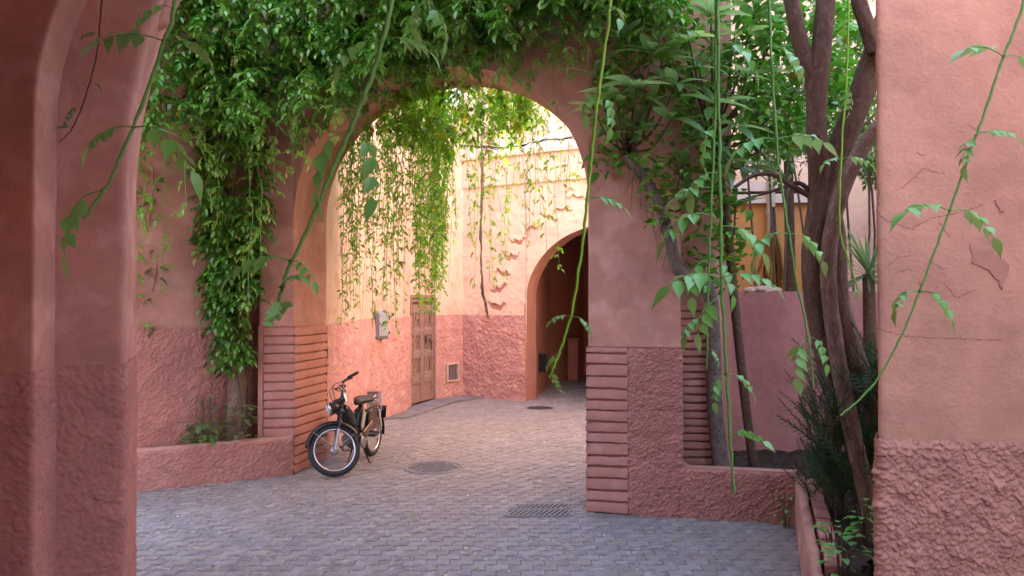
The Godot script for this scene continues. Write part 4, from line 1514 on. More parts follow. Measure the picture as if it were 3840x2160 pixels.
	for s in [-1.0, 1.0]:
		var gr := Mb.new()
		gr.tube([top + Vector3(-0.035, 0.119, 0.215 * s), top + Vector3(-0.12, 0.133, 0.335 * s)], [0.018, 0.017], 12)
		fork.call("grip", gr, M.black_vinyl)
		var lv := Mb.new()
		lv.tube([top + Vector3(0.0, 0.10, 0.17 * s), top + Vector3(0.03, 0.09, 0.20 * s), top + Vector3(-0.05, 0.085, 0.33 * s)], [0.008, 0.007, 0.006], 6)
		fork.call("brake_lever", lv, M.black_paint)
		var cb := Mb.new()
		cb.tube(smooth([top + Vector3(0.02, 0.10, 0.17 * s), top + Vector3(0.12, 0.08, 0.10 * s), top + Vector3(0.12, -0.08, 0.05 * s), axle + up * 0.40 + Vector3(0.03, 0, 0.04 * s)], 5), 0.004, 6)
		fork.call("control_cable", cb, M.cable_black)

	# body: spine, seat post, engine, panels
	var sp2 := Mb.new()
	sp2.tube(smooth([Vector3(0.345, 0.70, 0), Vector3(0.26, 0.635, 0), Vector3(0.14, 0.52, 0), Vector3(0.05, 0.435, 0), Vector3(-0.06, 0.39, 0)], 5), [0.045, 0.052, 0.058, 0.066, 0.070, 0.072, 0.074, 0.075, 0.075, 0.074, 0.072, 0.07, 0.066, 0.062, 0.058, 0.054, 0.05, 0.046, 0.044, 0.042, 0.04], 14)
	put("tank_spine", sp2.mesh(), M.black_paint, o)
	var sc := Mb.new()
	sc.tube([Vector3(-0.05, 0.36, 0), Vector3(-0.13, 0.50, 0), Vector3(-0.20, 0.66, 0)], [0.05, 0.045, 0.03], 12)
	sc.tube([Vector3(-0.05, 0.38, 0.05), Vector3(-0.30, 0.34, 0.085), Vector3(-hb, wr, 0.075)], 0.016, 8)
	sc.tube([Vector3(-0.05, 0.38, -0.05), Vector3(-0.30, 0.34, -0.085), Vector3(-hb, wr, -0.075)], 0.016, 8)
	sc.tube([Vector3(-0.18, 0.60, 0.06), Vector3(-0.42, 0.62, 0.085)], 0.013, 8)
	sc.tube([Vector3(-0.18, 0.60, -0.06), Vector3(-0.42, 0.62, -0.085)], 0.013, 8)
	put("frame", sc.mesh(), M.black_paint, o)
	for s in [-1.0, 1.0]:
		var pn := Mb.new()
		pn.box(Vector3(0.075, 0.20, 0.02), Vector3(-0.115, 0.50, s * 0.062), Basis(Vector3(0, 0, 1), 0.42), 0.008)
		put("grey_panel", pn.mesh(), M.grey_panel, o)
		var pb := Mb.new()
		pb.box(Vector3(0.26, 0.21, 0.03), Vector3(-0.33, 0.475, s * 0.088), Basis(Vector3(0, 0, 1), 0.12), 0.014)
		put("side_panel", pb.mesh(), M.brown_panel, o)
		var cv := Mb.new()
		cv.box(Vector3(0.30, 0.085, 0.022), Vector3(-0.13, 0.395, s * 0.112), Basis(Vector3(0, 0, 1), -0.30), 0.01)
		put("belt_cover", cv.mesh(), M.bronze_panel, o)
		var sh := Mb.new()
		var a := Vector3(-0.43, 0.61, s * 0.115)
		var b := Vector3(-0.55, 0.315, s * 0.115)
		sh.tube([a, b], 0.010, 8)
		var coil := []
		for i in 81:
			var fr := i / 80.0
			var th := TAU * 10.0 * fr
			coil.append(a.lerp(b, 0.08 + 0.72 * fr) + Vector3(cos(th) * 0.021, 0, sin(th) * 0.021))
		sh.tube(coil, 0.0042, 5)
		put("shock_absorber", sh.mesh(), M.chrome, o)
	var en := Mb.new()
	en.box(Vector3(0.16, 0.15, 0.13), Vector3(0.0, 0.275, 0.0), Basis(), 0.03)
	en.tube([Vector3(0.05, 0.30, 0.02), Vector3(0.16, 0.325, 0.02)], 0.05, 14)
	for i in 6:
		en.lathe([Vector2(0.045, -0.003), Vector2(0.068, -0.003), Vector2(0.068, 0.003), Vector2(0.045, 0.003)], Transform3D(Basis(Vector3(0, 0, 1), -PI / 2 + 0.2), Vector3(0.075 + i * 0.017, 0.305 + i * 0.0035, 0.02)), 16)
	put("engine", en.mesh(), M.engine_metal, o)
	var pul := Mb.new()
	pul.lathe([Vector2(0.0, 0.0), Vector2(0.06, 0.0), Vector2(0.078, 0.008), Vector2(0.078, 0.022), Vector2(0.05, 0.03), Vector2(0.0, 0.03)], Transform3D(Basis(Vector3.RIGHT, -PI / 2), Vector3(-0.02, 0.27, -0.085)), 24)
	put("pulley_cover", pul.mesh(), M.dull_alloy, o)
	var ex := Mb.new()
	ex.tube(smooth([Vector3(0.14, 0.27, 0.06), Vector3(0.10, 0.19, 0.10), Vector3(-0.05, 0.16, 0.12), Vector3(-0.22, 0.17, 0.13), Vector3(-0.62, 0.22, 0.14)], 4), [0.014, 0.014, 0.014, 0.014, 0.014, 0.015, 0.016, 0.018, 0.02, 0.024, 0.03, 0.034, 0.036, 0.036, 0.036, 0.034, 0.03], 12)
	put("exhaust", ex.mesh(), M.dull_alloy, o)
	var sd := Mb.new()
	# saddle: a tapered pad, wide behind and narrow in front
	var sp3 := PackedVector3Array()
	var su := PackedVector2Array()
	var nl := 14
	var nr := 17
	for j in nl:
		var g := j / (nl - 1.0)
		var half := lerpf(0.045, 0.125, smoothstep(0.1, 0.75, g)) * sqrt(maxf(0.02, 1.0 - pow(absf(g * 2.0 - 1.0), 5.0)))
		var hh := 0.042 * sqrt(maxf(0.02, 1.0 - pow(absf(g * 2.0 - 1.0), 6.0)))
		for i in nr:
			var a := TAU * i / (nr - 1.0)
			var cy := sin(a)
			sp3.append(Vector3(lerpf(-0.03, -0.39, g), 0.70 + 0.02 * g + hh * (cy if cy > 0.0 else cy * 0.85), half * signf(cos(a)) * pow(absf(cos(a)), 0.6)))
			su.append(Vector2(a, g))
	sd.grid(sp3, su, nr, nl, true, true)
	put("saddle", sd.mesh(), M.black_vinyl, o)
	var spg := Mb.new()
	for s in [-1.0, 1.0]:
		var coil2 := []
		for i in 31:
			var fr := i / 30.0
			coil2.append(Vector3(-0.33 + cos(TAU * 4 * fr) * 0.015, 0.62 + 0.06 * fr, s * 0.06 + sin(TAU * 4 * fr) * 0.015))
		spg.tube(coil2, 0.0035, 5)
	put("saddle_spring", spg.mesh(), M.dull_alloy, o)
	var rk := Mb.new()
	for s in [-1.0, 1.0]:
		rk.tube(smooth([Vector3(-0.36, 0.655, s * 0.075), Vector3(-0.55, 0.66, s * 0.085), Vector3(-0.70, 0.665, s * 0.075), Vector3(-0.78, 0.70, s * 0.04)], 4), 0.007, 8)
		rk.tube([Vector3(-0.66, 0.663, s * 0.078), Vector3(-hb, wr + 0.02, s * 0.085)], 0.006, 8)
	for x in [-0.45, -0.56, -0.67]:
		rk.tube([Vector3(x, 0.662, -0.08), Vector3(x, 0.662, 0.08)], 0.006, 8)
	put("luggage_rack", rk.mesh(), M.chrome, o)
	put("rear_mudguard", guard.call(Vector3(-hb, wr, 0), 0.75, 3.35, 0.048).mesh(), M.black_paint, o)
	var tl := Mb.new()
	tl.box(Vector3(0.05, 0.055, 0.09), Vector3(-0.855, 0.43, 0), Basis(Vector3(0, 0, 1), 0.25), 0.015)
	put("tail_lamp", tl.mesh(), M.red_glass, o)
	var np := Mb.new()
	np.box(Vector3(0.008, 0.15, 0.17), Vector3(-0.80, 0.50, -0.0), Basis(Vector3(0, 0, 1), 0.2), 0.003)
	np.tube([Vector3(-0.60, 0.52, -0.05), Vector3(-0.80, 0.54, -0.06)], 0.006, 6)
	np.tube([Vector3(-0.60, 0.52, 0.05), Vector3(-0.80, 0.54, 0.06)], 0.006, 6)
	put("number_plate", np.mesh(), M.black_paint, o)
	for s in [-1.0, 1.0]:
		var cr := Mb.new()
		var ca := Vector3(-0.02, 0.27, s * 0.12)
		var cd: Vector3 = Vector3(0.10, -0.06, 0) * s
		cr.tube([Vector3(-0.02, 0.27, s * 0.06), ca, ca + cd], 0.009, 8)
		put("crank", cr.mesh(), M.dull_alloy, o)
		var pd := Mb.new()
		pd.box(Vector3(0.085, 0.024, 0.09), ca + cd + Vector3(0, 0, s * 0.055), Basis(), 0.006)
		put("pedal", pd.mesh(), M.tyre_rubber, o)
	var ks := Mb.new()
	for s in [-1.0, 1.0]:
		ks.tube([Vector3(-0.10, 0.22, s * 0.05), Vector3(-0.13, 0.012, s * 0.13), Vector3(-0.17, 0.008, s * 0.14)], 0.009, 8)
	put("stand", ks.mesh(), M.black_paint, o)
	var hz := Mb.new()
	hz.tube(smooth([Vector3(0.33, 0.66, -0.05), Vector3(0.2, 0.48, -0.08), Vector3(0.06, 0.33, -0.06)], 5), 0.004, 6)
	hz.tube(smooth([Vector3(0.33, 0.66, 0.05), Vector3(0.22, 0.46, 0.08), Vector3(0.08, 0.36, 0.05)], 5), 0.004, 6)
	put("control_cable", hz.mesh(), M.cable_black, o)



# ---------------------------------------------------------------- leaves
func blade(b: Mb, at: Vector3, dir: Vector3, up: Vector3, length: float, width: float, bend: float, fold: float, widths: Array) -> void:
	# a leaf blade: three points across (edge, midrib, edge), folded along the midrib and bending down
	var side := dir.cross(up).normalized()
	up = side.cross(dir).normalized()
	var k := widths.size()
	var p := PackedVector3Array()
	var w := PackedVector2Array()
	for j in k:
		var t := float(j) / (k - 1)
		var mid := at + dir * length * t - up * bend * length * t * t
		var hw: float = widths[j] * width * 0.5
		p.append(mid - side * hw + up * hw * fold)
		p.append(mid)
		p.append(mid + side * hw + up * hw * fold)
		for q in 3:
			w.append(Vector2(q * 0.5, t))
	b.grid(p, w, 3, k)


const HEART := [0.12, 0.86, 1.0, 0.86, 0.55, 0.2, 0.03]
const HEART_FEW := [0.2, 1.0, 0.75, 0.05]
const OBLONG := [0.10, 0.45, 0.80, 1.0, 0.98, 0.80, 0.42, 0.02]
const LANCE := [0.15, 0.9, 1.0, 0.7, 0.05]


func pinnate(pairs: int, rachis: float, leaflet: float, droop: float, sd: int, widths: Array, hang: float, stem_r: float) -> ArrayMesh:
	# a compound leaf along +x: paired leaflets on an arching stalk with one at the tip
	var r := RandomNumberGenerator.new()
	r.seed = sd
	var b := Mb.new()
	var pts := []
	var n := 7
	var yaw := r.randf_range(-0.25, 0.25)
	for i in n:
		var t := i / (n - 1.0)
		pts.append(Vector3(rachis * t * (1.0 - 0.25 * droop * t), rachis * (0.28 * t - droop * t * t), rachis * yaw * t * t))
	if stem_r > 0.0:
		b.tube(pts, [stem_r, stem_r, stem_r * 0.9, stem_r * 0.8, stem_r * 0.7, stem_r * 0.6, stem_r * 0.5], 5, false)
	for i in range(1, pairs + 1):
		var t := 0.28 + 0.66 * (i - 0.5) / pairs
		var q := t * (n - 1)
		var at: Vector3 = pts[int(q)].lerp(pts[mini(int(q) + 1, n - 1)], q - int(q))
		var tan: Vector3 = (pts[mini(int(q) + 1, n - 1)] - pts[int(q)]).normalized()
		for s in [-1.0, 1.0]:
			var dir := (tan * r.randf_range(0.35, 0.6) + Vector3(0, 0, s) + Vector3(0, r.randf_range(-hang - 0.2, -hang + 0.2), 0)).normalized()
			var up := (Vector3.UP + Vector3(r.randf_range(-0.3, 0.3), 0, r.randf_range(-0.3, 0.3)) - dir * 0.2).normalized()
			var size := leaflet * r.randf_range(0.8, 1.1) * (0.8 + 0.3 * sin(PI * t))
			blade(b, at, dir, up, size, size * r.randf_range(0.46, 0.58), r.randf_range(0.05, 0.3), r.randf_range(0.1, 0.35), widths)
	var end: Vector3 = (pts[n - 1] - pts[n - 2]).normalized()
	blade(b, pts[n - 1], (end + Vector3(0, -0.25, 0)).normalized(), Vector3.UP, leaflet * 1.25, leaflet * 0.62, 0.2, 0.2, widths)
	return b.mesh()


func facing(out: Vector3, tilt := 0.0) -> Basis:
	# x along out, y as near up as it can be, rolled by tilt
	var x := out.normalized()
	var z := x.cross(Vector3.UP if absf(x.y) < 0.95 else Vector3.FORWARD).normalized()
	var y := z.cross(x)
	return Basis(x, y, z).rotated(x, tilt)


func around() -> Vector3:
	var a := rng.randf() * TAU
	return Vector3(cos(a), 0, sin(a))


func green(lo := 0.65, hi := 1.25) -> Color:
	if rng.randf() < 0.035:
		return Color(2.6, 0.75, 0.9) * rng.randf_range(0.5, 1.0)
	var k := rng.randf_range(lo, hi)
	var warm := rng.randf_range(0.75, 1.35)
	return Color(k * warm, k, k * rng.randf_range(0.7, 1.2))


# ---------------------------------------------------------------- plants
var small_leaves := []
var near_leaves := []
var big_leaves := []


func build_plants() -> void:
	for k in 4:
		small_leaves.append(pinnate(3 + k % 2, 0.125, 0.052, 0.35 + 0.15 * k, 500 + k, HEART_FEW, 0.25, 0.0013))
	for k in 6:
		near_leaves.append(pinnate(3, 0.135, 0.05, 0.45 + 0.12 * k, 520 + k, HEART, 0.3 + 0.12 * (k % 3), 0.0016))
	for k in 4:
		var b := Mb.new()
		blade(b, Vector3.ZERO, Vector3.RIGHT, Vector3.UP, 0.26 + 0.02 * k, 0.082, 0.10 + 0.12 * k, 0.22, OBLONG)
		b.tube([Vector3(-0.012, 0, 0), Vector3(0.1, 0.001 - 0.004 * k, 0)], [0.0022, 0.001], 5, false)
		big_leaves.append(b.mesh())
	creeper_on_arch()
	climber_on_trunk()
	hanging_strands()
	near_tendrils()
	large_leaved_tree()
	forked_tree()
	small_plants()


func spray(where: Array, tints: Array, from: Vector3, out: Vector3, length: float, fall: float, step: float, lo: float, hi: float) -> Array:
	# leaves in pairs along a shoot that arches out and then hangs; returns the shoot's line
	var pts := []
	var n: int = maxi(3, int(length / step))
	var p := from
	for i in n:
		var t := float(i) / n
		var d := (out * (1.0 - t) + Vector3.DOWN * (0.2 + fall * t) + around() * 0.15).normalized()
		p += d * step
		pts.append(p)
		for s in 2:
			var o := (around() + Vector3.DOWN * rng.randf_range(0.0, 0.5) + out * 0.35).normalized()
			where.append([Transform3D(facing(o, rng.randf_range(-0.5, 0.5)).scaled(Vector3.ONE * rng.randf_range(0.7, 1.25)), p), green(lo, hi)])
	return pts


func scatter(parent: Node3D, called: String, all: Array, mat: Material) -> void:
	# the leaves of a mass, shared out among the leaf shapes
	for k in small_leaves.size():
		var w := []
		var t := []
		for i in range(k, all.size(), small_leaves.size()):
			w.append(all[i][0])
			t.append(all[i][1])
		if w.size():
			copies(called if k == 0 else "%s_%03d" % [called, k], small_leaves[k], mat, w, t, parent)


func wall_depth(x: float) -> float:
	if x < -2.74:
		return 7.86 + (x + 3.8) * 1.047
	if x < -2.37:
		return 8.6
	if x < 0.68:
		return lerpf(8.65, 7.11, (x + 2.37) / 3.05)
	return 7.11 - (x - 0.68) * 0.24


func low_edge(x: float) -> float:
	# how far down the creeper hangs over the wall
	var k := [[-4.4, 3.35], [-3.7, 3.3], [-3.0, 3.5], [-2.4, 3.5], [-1.9, 3.6], [-1.4, 3.85], [-0.6, 3.95], [0.0, 4.02], [0.6, 4.1], [1.3, 3.9], [2.6, 4.3]]
	for i in k.size() - 1:
		if x < k[i + 1][0]:
			return lerpf(k[i][1], k[i + 1][1], (x - k[i][0]) / (k[i + 1][0] - k[i][0]))
	return 4.3


func creeper_on_arch() -> void:
	var o := thing("creeper", "dense green creeper draped over the top of the archway", "creeper")
	var all := []
	var stems := Mb.new()
	for i in 520:
		var x := rng.randf_range(-4.2, 1.3)
		if x < -3.1 and rng.randf() < 0.5:
			x += 2.6
		var d := wall_depth(x) - 0.06 - 0.95 * pow(rng.randf(), 1.4)
		if x < -2.6:
			d = minf(d, 8.7 - rng.randf_range(0.1, 0.9))
		var le := low_edge(x)
		var y := rng.randf_range(le + 0.25, 5.5)
		var length := minf(rng.randf_range(0.3, 0.9), y - le + rng.randf_range(0.0, 0.35))
		var pts := spray(all, [], Vector3(x, y, -d), Vector3(rng.randf_range(-0.5, 0.5), 0.25, 1.0).normalized(), length, 1.6, 0.055, 0.6, 1.3)
		if i % 3 == 0:
			stems.tube(pts, 0.0025, 4, false)
	# its shoots reach out over the court from the wall top
	for i in 150:
		var x := rng.randf_range(-4.4, 1.0)
		var d := lerpf(minf(wall_depth(x), 8.7), minf(wall_depth(x), 8.7) - 1.0, pow(rng.randf(), 1.1))
		var y := rng.randf_range(4.95, 5.4) - 0.16 * (8.0 - d)
		y = maxf(y, 1.9 + 0.385 * d)
		spray(all, [], Vector3(x, y, -d), (around() + Vector3(0, 0.3, 0.4)).normalized(), rng.randf_range(0.3, 0.6), 0.5, 0.06, 0.6, 1.3)
	put("stems", stems.mesh(), M.brown_stem, o).set_meta("kind", "stuff")
	scatter(o, "foliage", all, M.vine_leaf)


func climber_on_trunk() -> void:
	var o := thing("climbing_vine", "leafy vine clothing a grey trunk in the left planter", "climber")
	var tr := Mb.new()
	var line := smooth([Vector3(-2.94, 0.30, -8.48), Vector3(-2.93, 0.8, -8.48), Vector3(-2.92, 1.4, -8.47), Vector3(-2.97, 2.2, -8.46), Vector3(-3.0, 3.2, -8.4), Vector3(-2.9, 4.6, -8.3)], 6)
	var rr := []
	for i in line.size():
		rr.append(lerpf(0.105, 0.06, float(i) / line.size()))
	tr.tube(line, rr, 14)
	put("trunk", tr.mesh(), M.bark, o)
	for k in 5:
		var st := Mb.new()
		var pts := []
		var ph := rng.randf() * TAU
		for i in line.size():
			var a := ph + i * 0.16
			pts.append(line[i] + Vector3(cos(a), 0, sin(a)) * (0.09 + 0.03 * rng.randf()))
		st.tube(pts, 0.013, 6)
		put("stem", st.mesh(), M.brown_stem, o)
	var all := []
	for i in 170:
		var y := 1.15 + 3.4 * pow(rng.randf(), 0.85)
		var wide := lerpf(0.03, 0.26, clampf((y - 1.5) / 1.8, 0.0, 1.0))
		var a := around()
		a.z = absf(a.z) * 0.8
		spray(all, [], Vector3(-2.96, y, -8.42) + a * wide * rng.randf_range(0.3, 1.0), a + Vector3(0, 0.2, 0), rng.randf_range(0.15, 0.42) * clampf(y / 2.4, 0.45, 1.0), 1.8, 0.055, 0.45, 1.1)
	scatter(o, "foliage", all, M.vine_leaf)


func strand(called: String, label: String, group: String, top: Vector3, bottom: Vector3, bare: float, dense: float, size: float, mat: Material, stem_mat: Material, single: bool) -> void:
	# one hanging shoot with its leaves
	var o := thing(called, label, "hanging vine", Vector3.ZERO, group)
	var pts := []
	var n: int = maxi(5, int((top.y - bottom.y) / 0.12))
	var ph := rng.randf() * 40.0
	for i in n + 1:
		var t := float(i) / n
		pts.append(top.lerp(bottom, t) + Vector3(soft.get_noise_2d(ph, t * 2.0), 0, soft.get_noise_2d(ph + 9.0, t * 2.0)) * 0.10 * sin(PI * minf(1.0, t * 1.2)))
	var b := Mb.new()
	b.tube(pts, 0.0035 if single else 0.0024, 5, false)
	put("stem", b.mesh(), stem_mat, o)
	var w := []
	var tn := []
	var clump := rng.randf() * 60.0
	for i in range(1, n + 1):
		var t := float(i) / n
		if t < bare:
			continue
		for s in 2:
			if rng.randf() > dense * (0.55 + 0.9 * soft.get_noise_2d(clump, t * 5.0) + 0.35):
				continue
			var out := (around() + Vector3.DOWN * rng.randf_range(0.0, 0.6)).normalized()
			var xf := Transform3D(facing(out, rng.randf_range(-0.6, 0.6)).scaled(Vector3.ONE * size * rng.randf_range(0.7, 1.25)), pts[i] + Vector3(0, rng.randf_range(-0.05, 0.05), 0))
			if single:
				var q := put("leaf", small_leaves[rng.randi() % 4], mat, o)
				q.transform = xf
			else:
				w.append(xf)
				tn.append(green(0.6, 1.3))
	if w.size():
		copies("foliage", small_leaves[rng.randi() % 4], mat, w, tn, o)


func hanging_strands() -> void:
	# in front of the left wall and the spandrel: each shoot can be followed down
	var fronts := [
		[Vector3(-3.731, 3.557, -7.900), Vector3(-3.739, 1.703, -7.900), 0.7, 1.0], [Vector3(-3.598, 3.630, -7.700), Vector3(-3.575, 2.400, -7.700), 0.6, 1.0], [Vector3(-3.380, 3.847, -7.800), Vector3(-3.515, 2.100, -8.000), 0.4, 0.8],
		[Vector3(-3.218, 3.759, -7.600), Vector3(-3.104, 2.773, -7.600), 0.5, 1.0], [Vector3(-3.106, 3.707, -7.700), Vector3(-2.952, 3.169, -7.700), 0.7, 1.0], [Vector3(-2.388, 4.097, -8.000), Vector3(-2.388, 3.018, -8.000), 0.7, 1.0],
		[Vector3(-2.173, 4.042, -7.800), Vector3(-2.153, 3.224, -7.800), 0.8, 1.0], [Vector3(-1.991, 4.053, -7.700), Vector3(-2.011, 3.322, -7.700), 0.6, 1.0], [Vector3(-1.637, 4.117, -7.400), Vector3(-1.648, 3.452, -7.400), 0.6, 1.0],
		[Vector3(-2.580, 3.922, -8.100), Vector3(-2.560, 2.345, -8.100), 0.5, 0.9], [Vector3(-2.701, 3.720, -8.100), Vector3(-2.681, 1.819, -8.100), 0.5, 1.0], [Vector3(-0.539, 4.196, -7.300), Vector3(-0.503, 3.759, -7.300), 0.9, 1.0],
		[Vector3(-0.388, 4.201, -7.200), Vector3(-0.417, 3.877, -7.200), 0.9, 1.0], [Vector3(0.199, 4.311, -7.000), Vector3(0.157, 3.787, -7.000), 0.5, 0.9], [Vector3(0.265, 4.380, -6.900), Vector3(0.393, 3.502, -6.900), 0.35, 0.6],
		[Vector3(0.567, 4.174, -6.600), Vector3(0.540, 3.828, -6.600), 0.9, 1.0], [Vector3(0.007, 4.204, -7.100), Vector3(-0.092, 3.920, -7.100), 0.8, 1.0], [Vector3(-2.908, 3.617, -8.000), Vector3(-2.968, 2.659, -8.000), 0.6, 1.0],
		[Vector3(-0.165, 4.277, -6.900), Vector3(-0.103, 3.829, -6.900), 0.6, 1.0], [Vector3(0.431, 4.344, -6.800), Vector3(0.448, 4.005, -6.800), 0.7, 1.0],
	]
	var which := [
		"outermost shoot hanging at the edge of the shaded near wall",
		"long sparse shoot just right of the shaded near wall",
		"loose shoot hanging down the left court wall to half its height",
		"short shoot on the upper left court wall",
		"short leafy shoot left of the climbing vine's crown",
		"shoot hanging between the climbing vine and the left arch pier",
		"short bushy shoot over the left springing of the arch",
		"shoot hanging left of the thick blurred tendril",
		"shoot hanging on the spandrel right of the thick blurred tendril",
		"sparse shoot along the right edge of the climbing vine",
		"leafy shoot trailing over the front of the climbing vine",
		"dense short shoot under the crown of the arch",
		"dense short shoot just right of the arch crown",
		"leafy shoot over the right haunch of the arch",
		"longest bare shoot, curving across the right haunch of the arch",
		"short shoot beside the bright yellow-green tendril",
		"short shoot over the arch crown above the black cables",
		"leafy shoot hanging on the left flank of the climbing vine",
		"shoot hanging over the crown in front of the arch creeper",
		"short leafy shoot high on the right spandrel",
	]
	for i in fronts.size():
		var f: Array = fronts[i]
		strand("vine_shoot", which[i], "shoots hanging before the arch wall", f[0], f[1], 0.05, f[3], 1.0, M.vine_leaf, M.green_stem, true)
	# the grey half-bare shoots on the left court wall
	for f in [[Vector3(-3.659, 3.178, -8.000), Vector3(-3.727, 0.679, -8.150)], [Vector3(-3.611, 3.218, -8.000), Vector3(-3.648, 1.051, -8.100)], [Vector3(-3.706, 3.178, -8.000), Vector3(-3.729, 1.860, -8.100)]]:
		strand("withered_vine", "half-bare dusty vine hanging down the left court wall", "dusty vines on the left court wall", f[0], f[1], 0.0, 0.5, 0.8, M.dark_leaf, M.brown_stem, true)
	# the curtain that hangs in the opening and behind it
	for i in 215:
		var px: float
		var end: float
		var zone := ""
		var d := rng.randf_range(8.9, 10.2)
		var u := rng.randf()
		if u < 0.52:
			px = rng.randf_range(850, 1040)
			end = lerpf(440, 660, rng.randf()) if rng.randf() < 0.7 else rng.randf_range(660, 850)
			zone = "left"
		elif u < 0.76:
			px = rng.randf_range(1045, 1120)
			end = rng.randf_range(560, 800)
			zone = "thick"
		elif u < 0.93:
			px = rng.randf_range(1120, 1310)
			end = rng.randf_range(330, 520) if rng.randf() < 0.65 else rng.randf_range(520, 720)
			zone = "middle"
		else:
			px = rng.randf_range(1310, 1472)
			end = rng.randf_range(420, 700)
			zone = "right"
			d = rng.randf_range(8.0, 9.0)
		var x: float = (px - 1288.0) * d / 2003.0
		var y0: float = 4.35 + rng.randf() * 0.3
		var y1: float = 1.9 + (750.0 - end) * d / 2003.0
		var label: String = {"left": "fine yellow-green creeper strand hanging in the left of the arch", "thick": "strand of the thick green vine rope hanging above the iron door", "middle": "leafy creeper strand hanging before the cream end wall", "right": "thin creeper strand hanging by the right side of the arch"}[zone]
		strand("vine_strand", label, {"left": "strands in the left of the arch", "thick": "strands of the vine rope", "middle": "strands before the end wall", "right": "strands by the right of the arch"}[zone], Vector3(x + rng.randf_range(-0.15, 0.15), y0, -d), Vector3(x, y1, -d), 0.0, 0.8 if zone == "thick" else 0.55, 0.6, M.backlit_tint_leaf, M.green_stem, false)
	# bushy part of the creeper under the crown of the arch
	var o := thing("arch_creeper", "bushy creeper hanging under the crown of the arch", "creeper")
	var all := []
	for i in 90:
		var px := rng.randf_range(930, 1360)
		var d := rng.randf_range(8.3, 9.6)
		var drop := 330.0 - absf(px - 1110.0) * 0.25
		var y: float = 1.9 + (750.0 - rng.randf_range(170.0, drop)) * d / 2003.0
		spray(all, [], Vector3((px - 1288.0) * d / 2003.0, y, -d), around() * 0.6, rng.randf_range(0.2, 0.5), 1.8, 0.06, 0.5, 1.2)
	scatter(o, "foliage", all, M.backlit_tint_leaf)


func tendril(label: String, line: Array, r: float, nodes: Array, mat: Material, leaf_mat: Material) -> void:
	# a shoot close to the viewer: stem, side leaves at its nodes, a tuft at its tip
	var o := thing("hanging_tendril", label, "hanging vine")
	var pts := smooth(line, 9)
	var b := Mb.new()
	var rr := []
	var ph := rng.randf() * 90.0
	for i in pts.size():
		pts[i] += Vector3(soft.get_noise_2d(i * 0.45, ph), soft.get_noise_2d(i * 0.3, ph + 5.0) * 0.4, soft.get_noise_2d(i * 0.45, ph + 20.0)) * r * 0.7
		rr.append(r * lerpf(1.0, 0.6, float(i) / pts.size()) * (1.0 + 0.35 * soft.get_noise_2d(i * 0.8, ph + 40.0)))
	b.tube(pts, rr, 8)
	put("stem", b.mesh(), mat, o)
	for nd in nodes:
		# place, direction of the stalk, size, leaf shape
		var at: Vector3 = nd[0]
		var best: Vector3 = pts[0]
		for p in pts:
			if p.distance_to(at) < best.distance_to(at):
				best = p
		var q := put("leaf", near_leaves[nd[3] % 6], leaf_mat, o)
		q.transform = Transform3D(facing(nd[1], rng.randf_range(-0.35, 0.35)).scaled(Vector3.ONE * nd[2] * rng.randf_range(0.9, 1.15)), best)
		var kn := Mb.new()
		kn.lathe([Vector2(0, -0.006), Vector2(r * 1.3, 0), Vector2(0, 0.006)], Transform3D(Basis(), best), 8)
		put("node", kn.mesh(), mat, o)


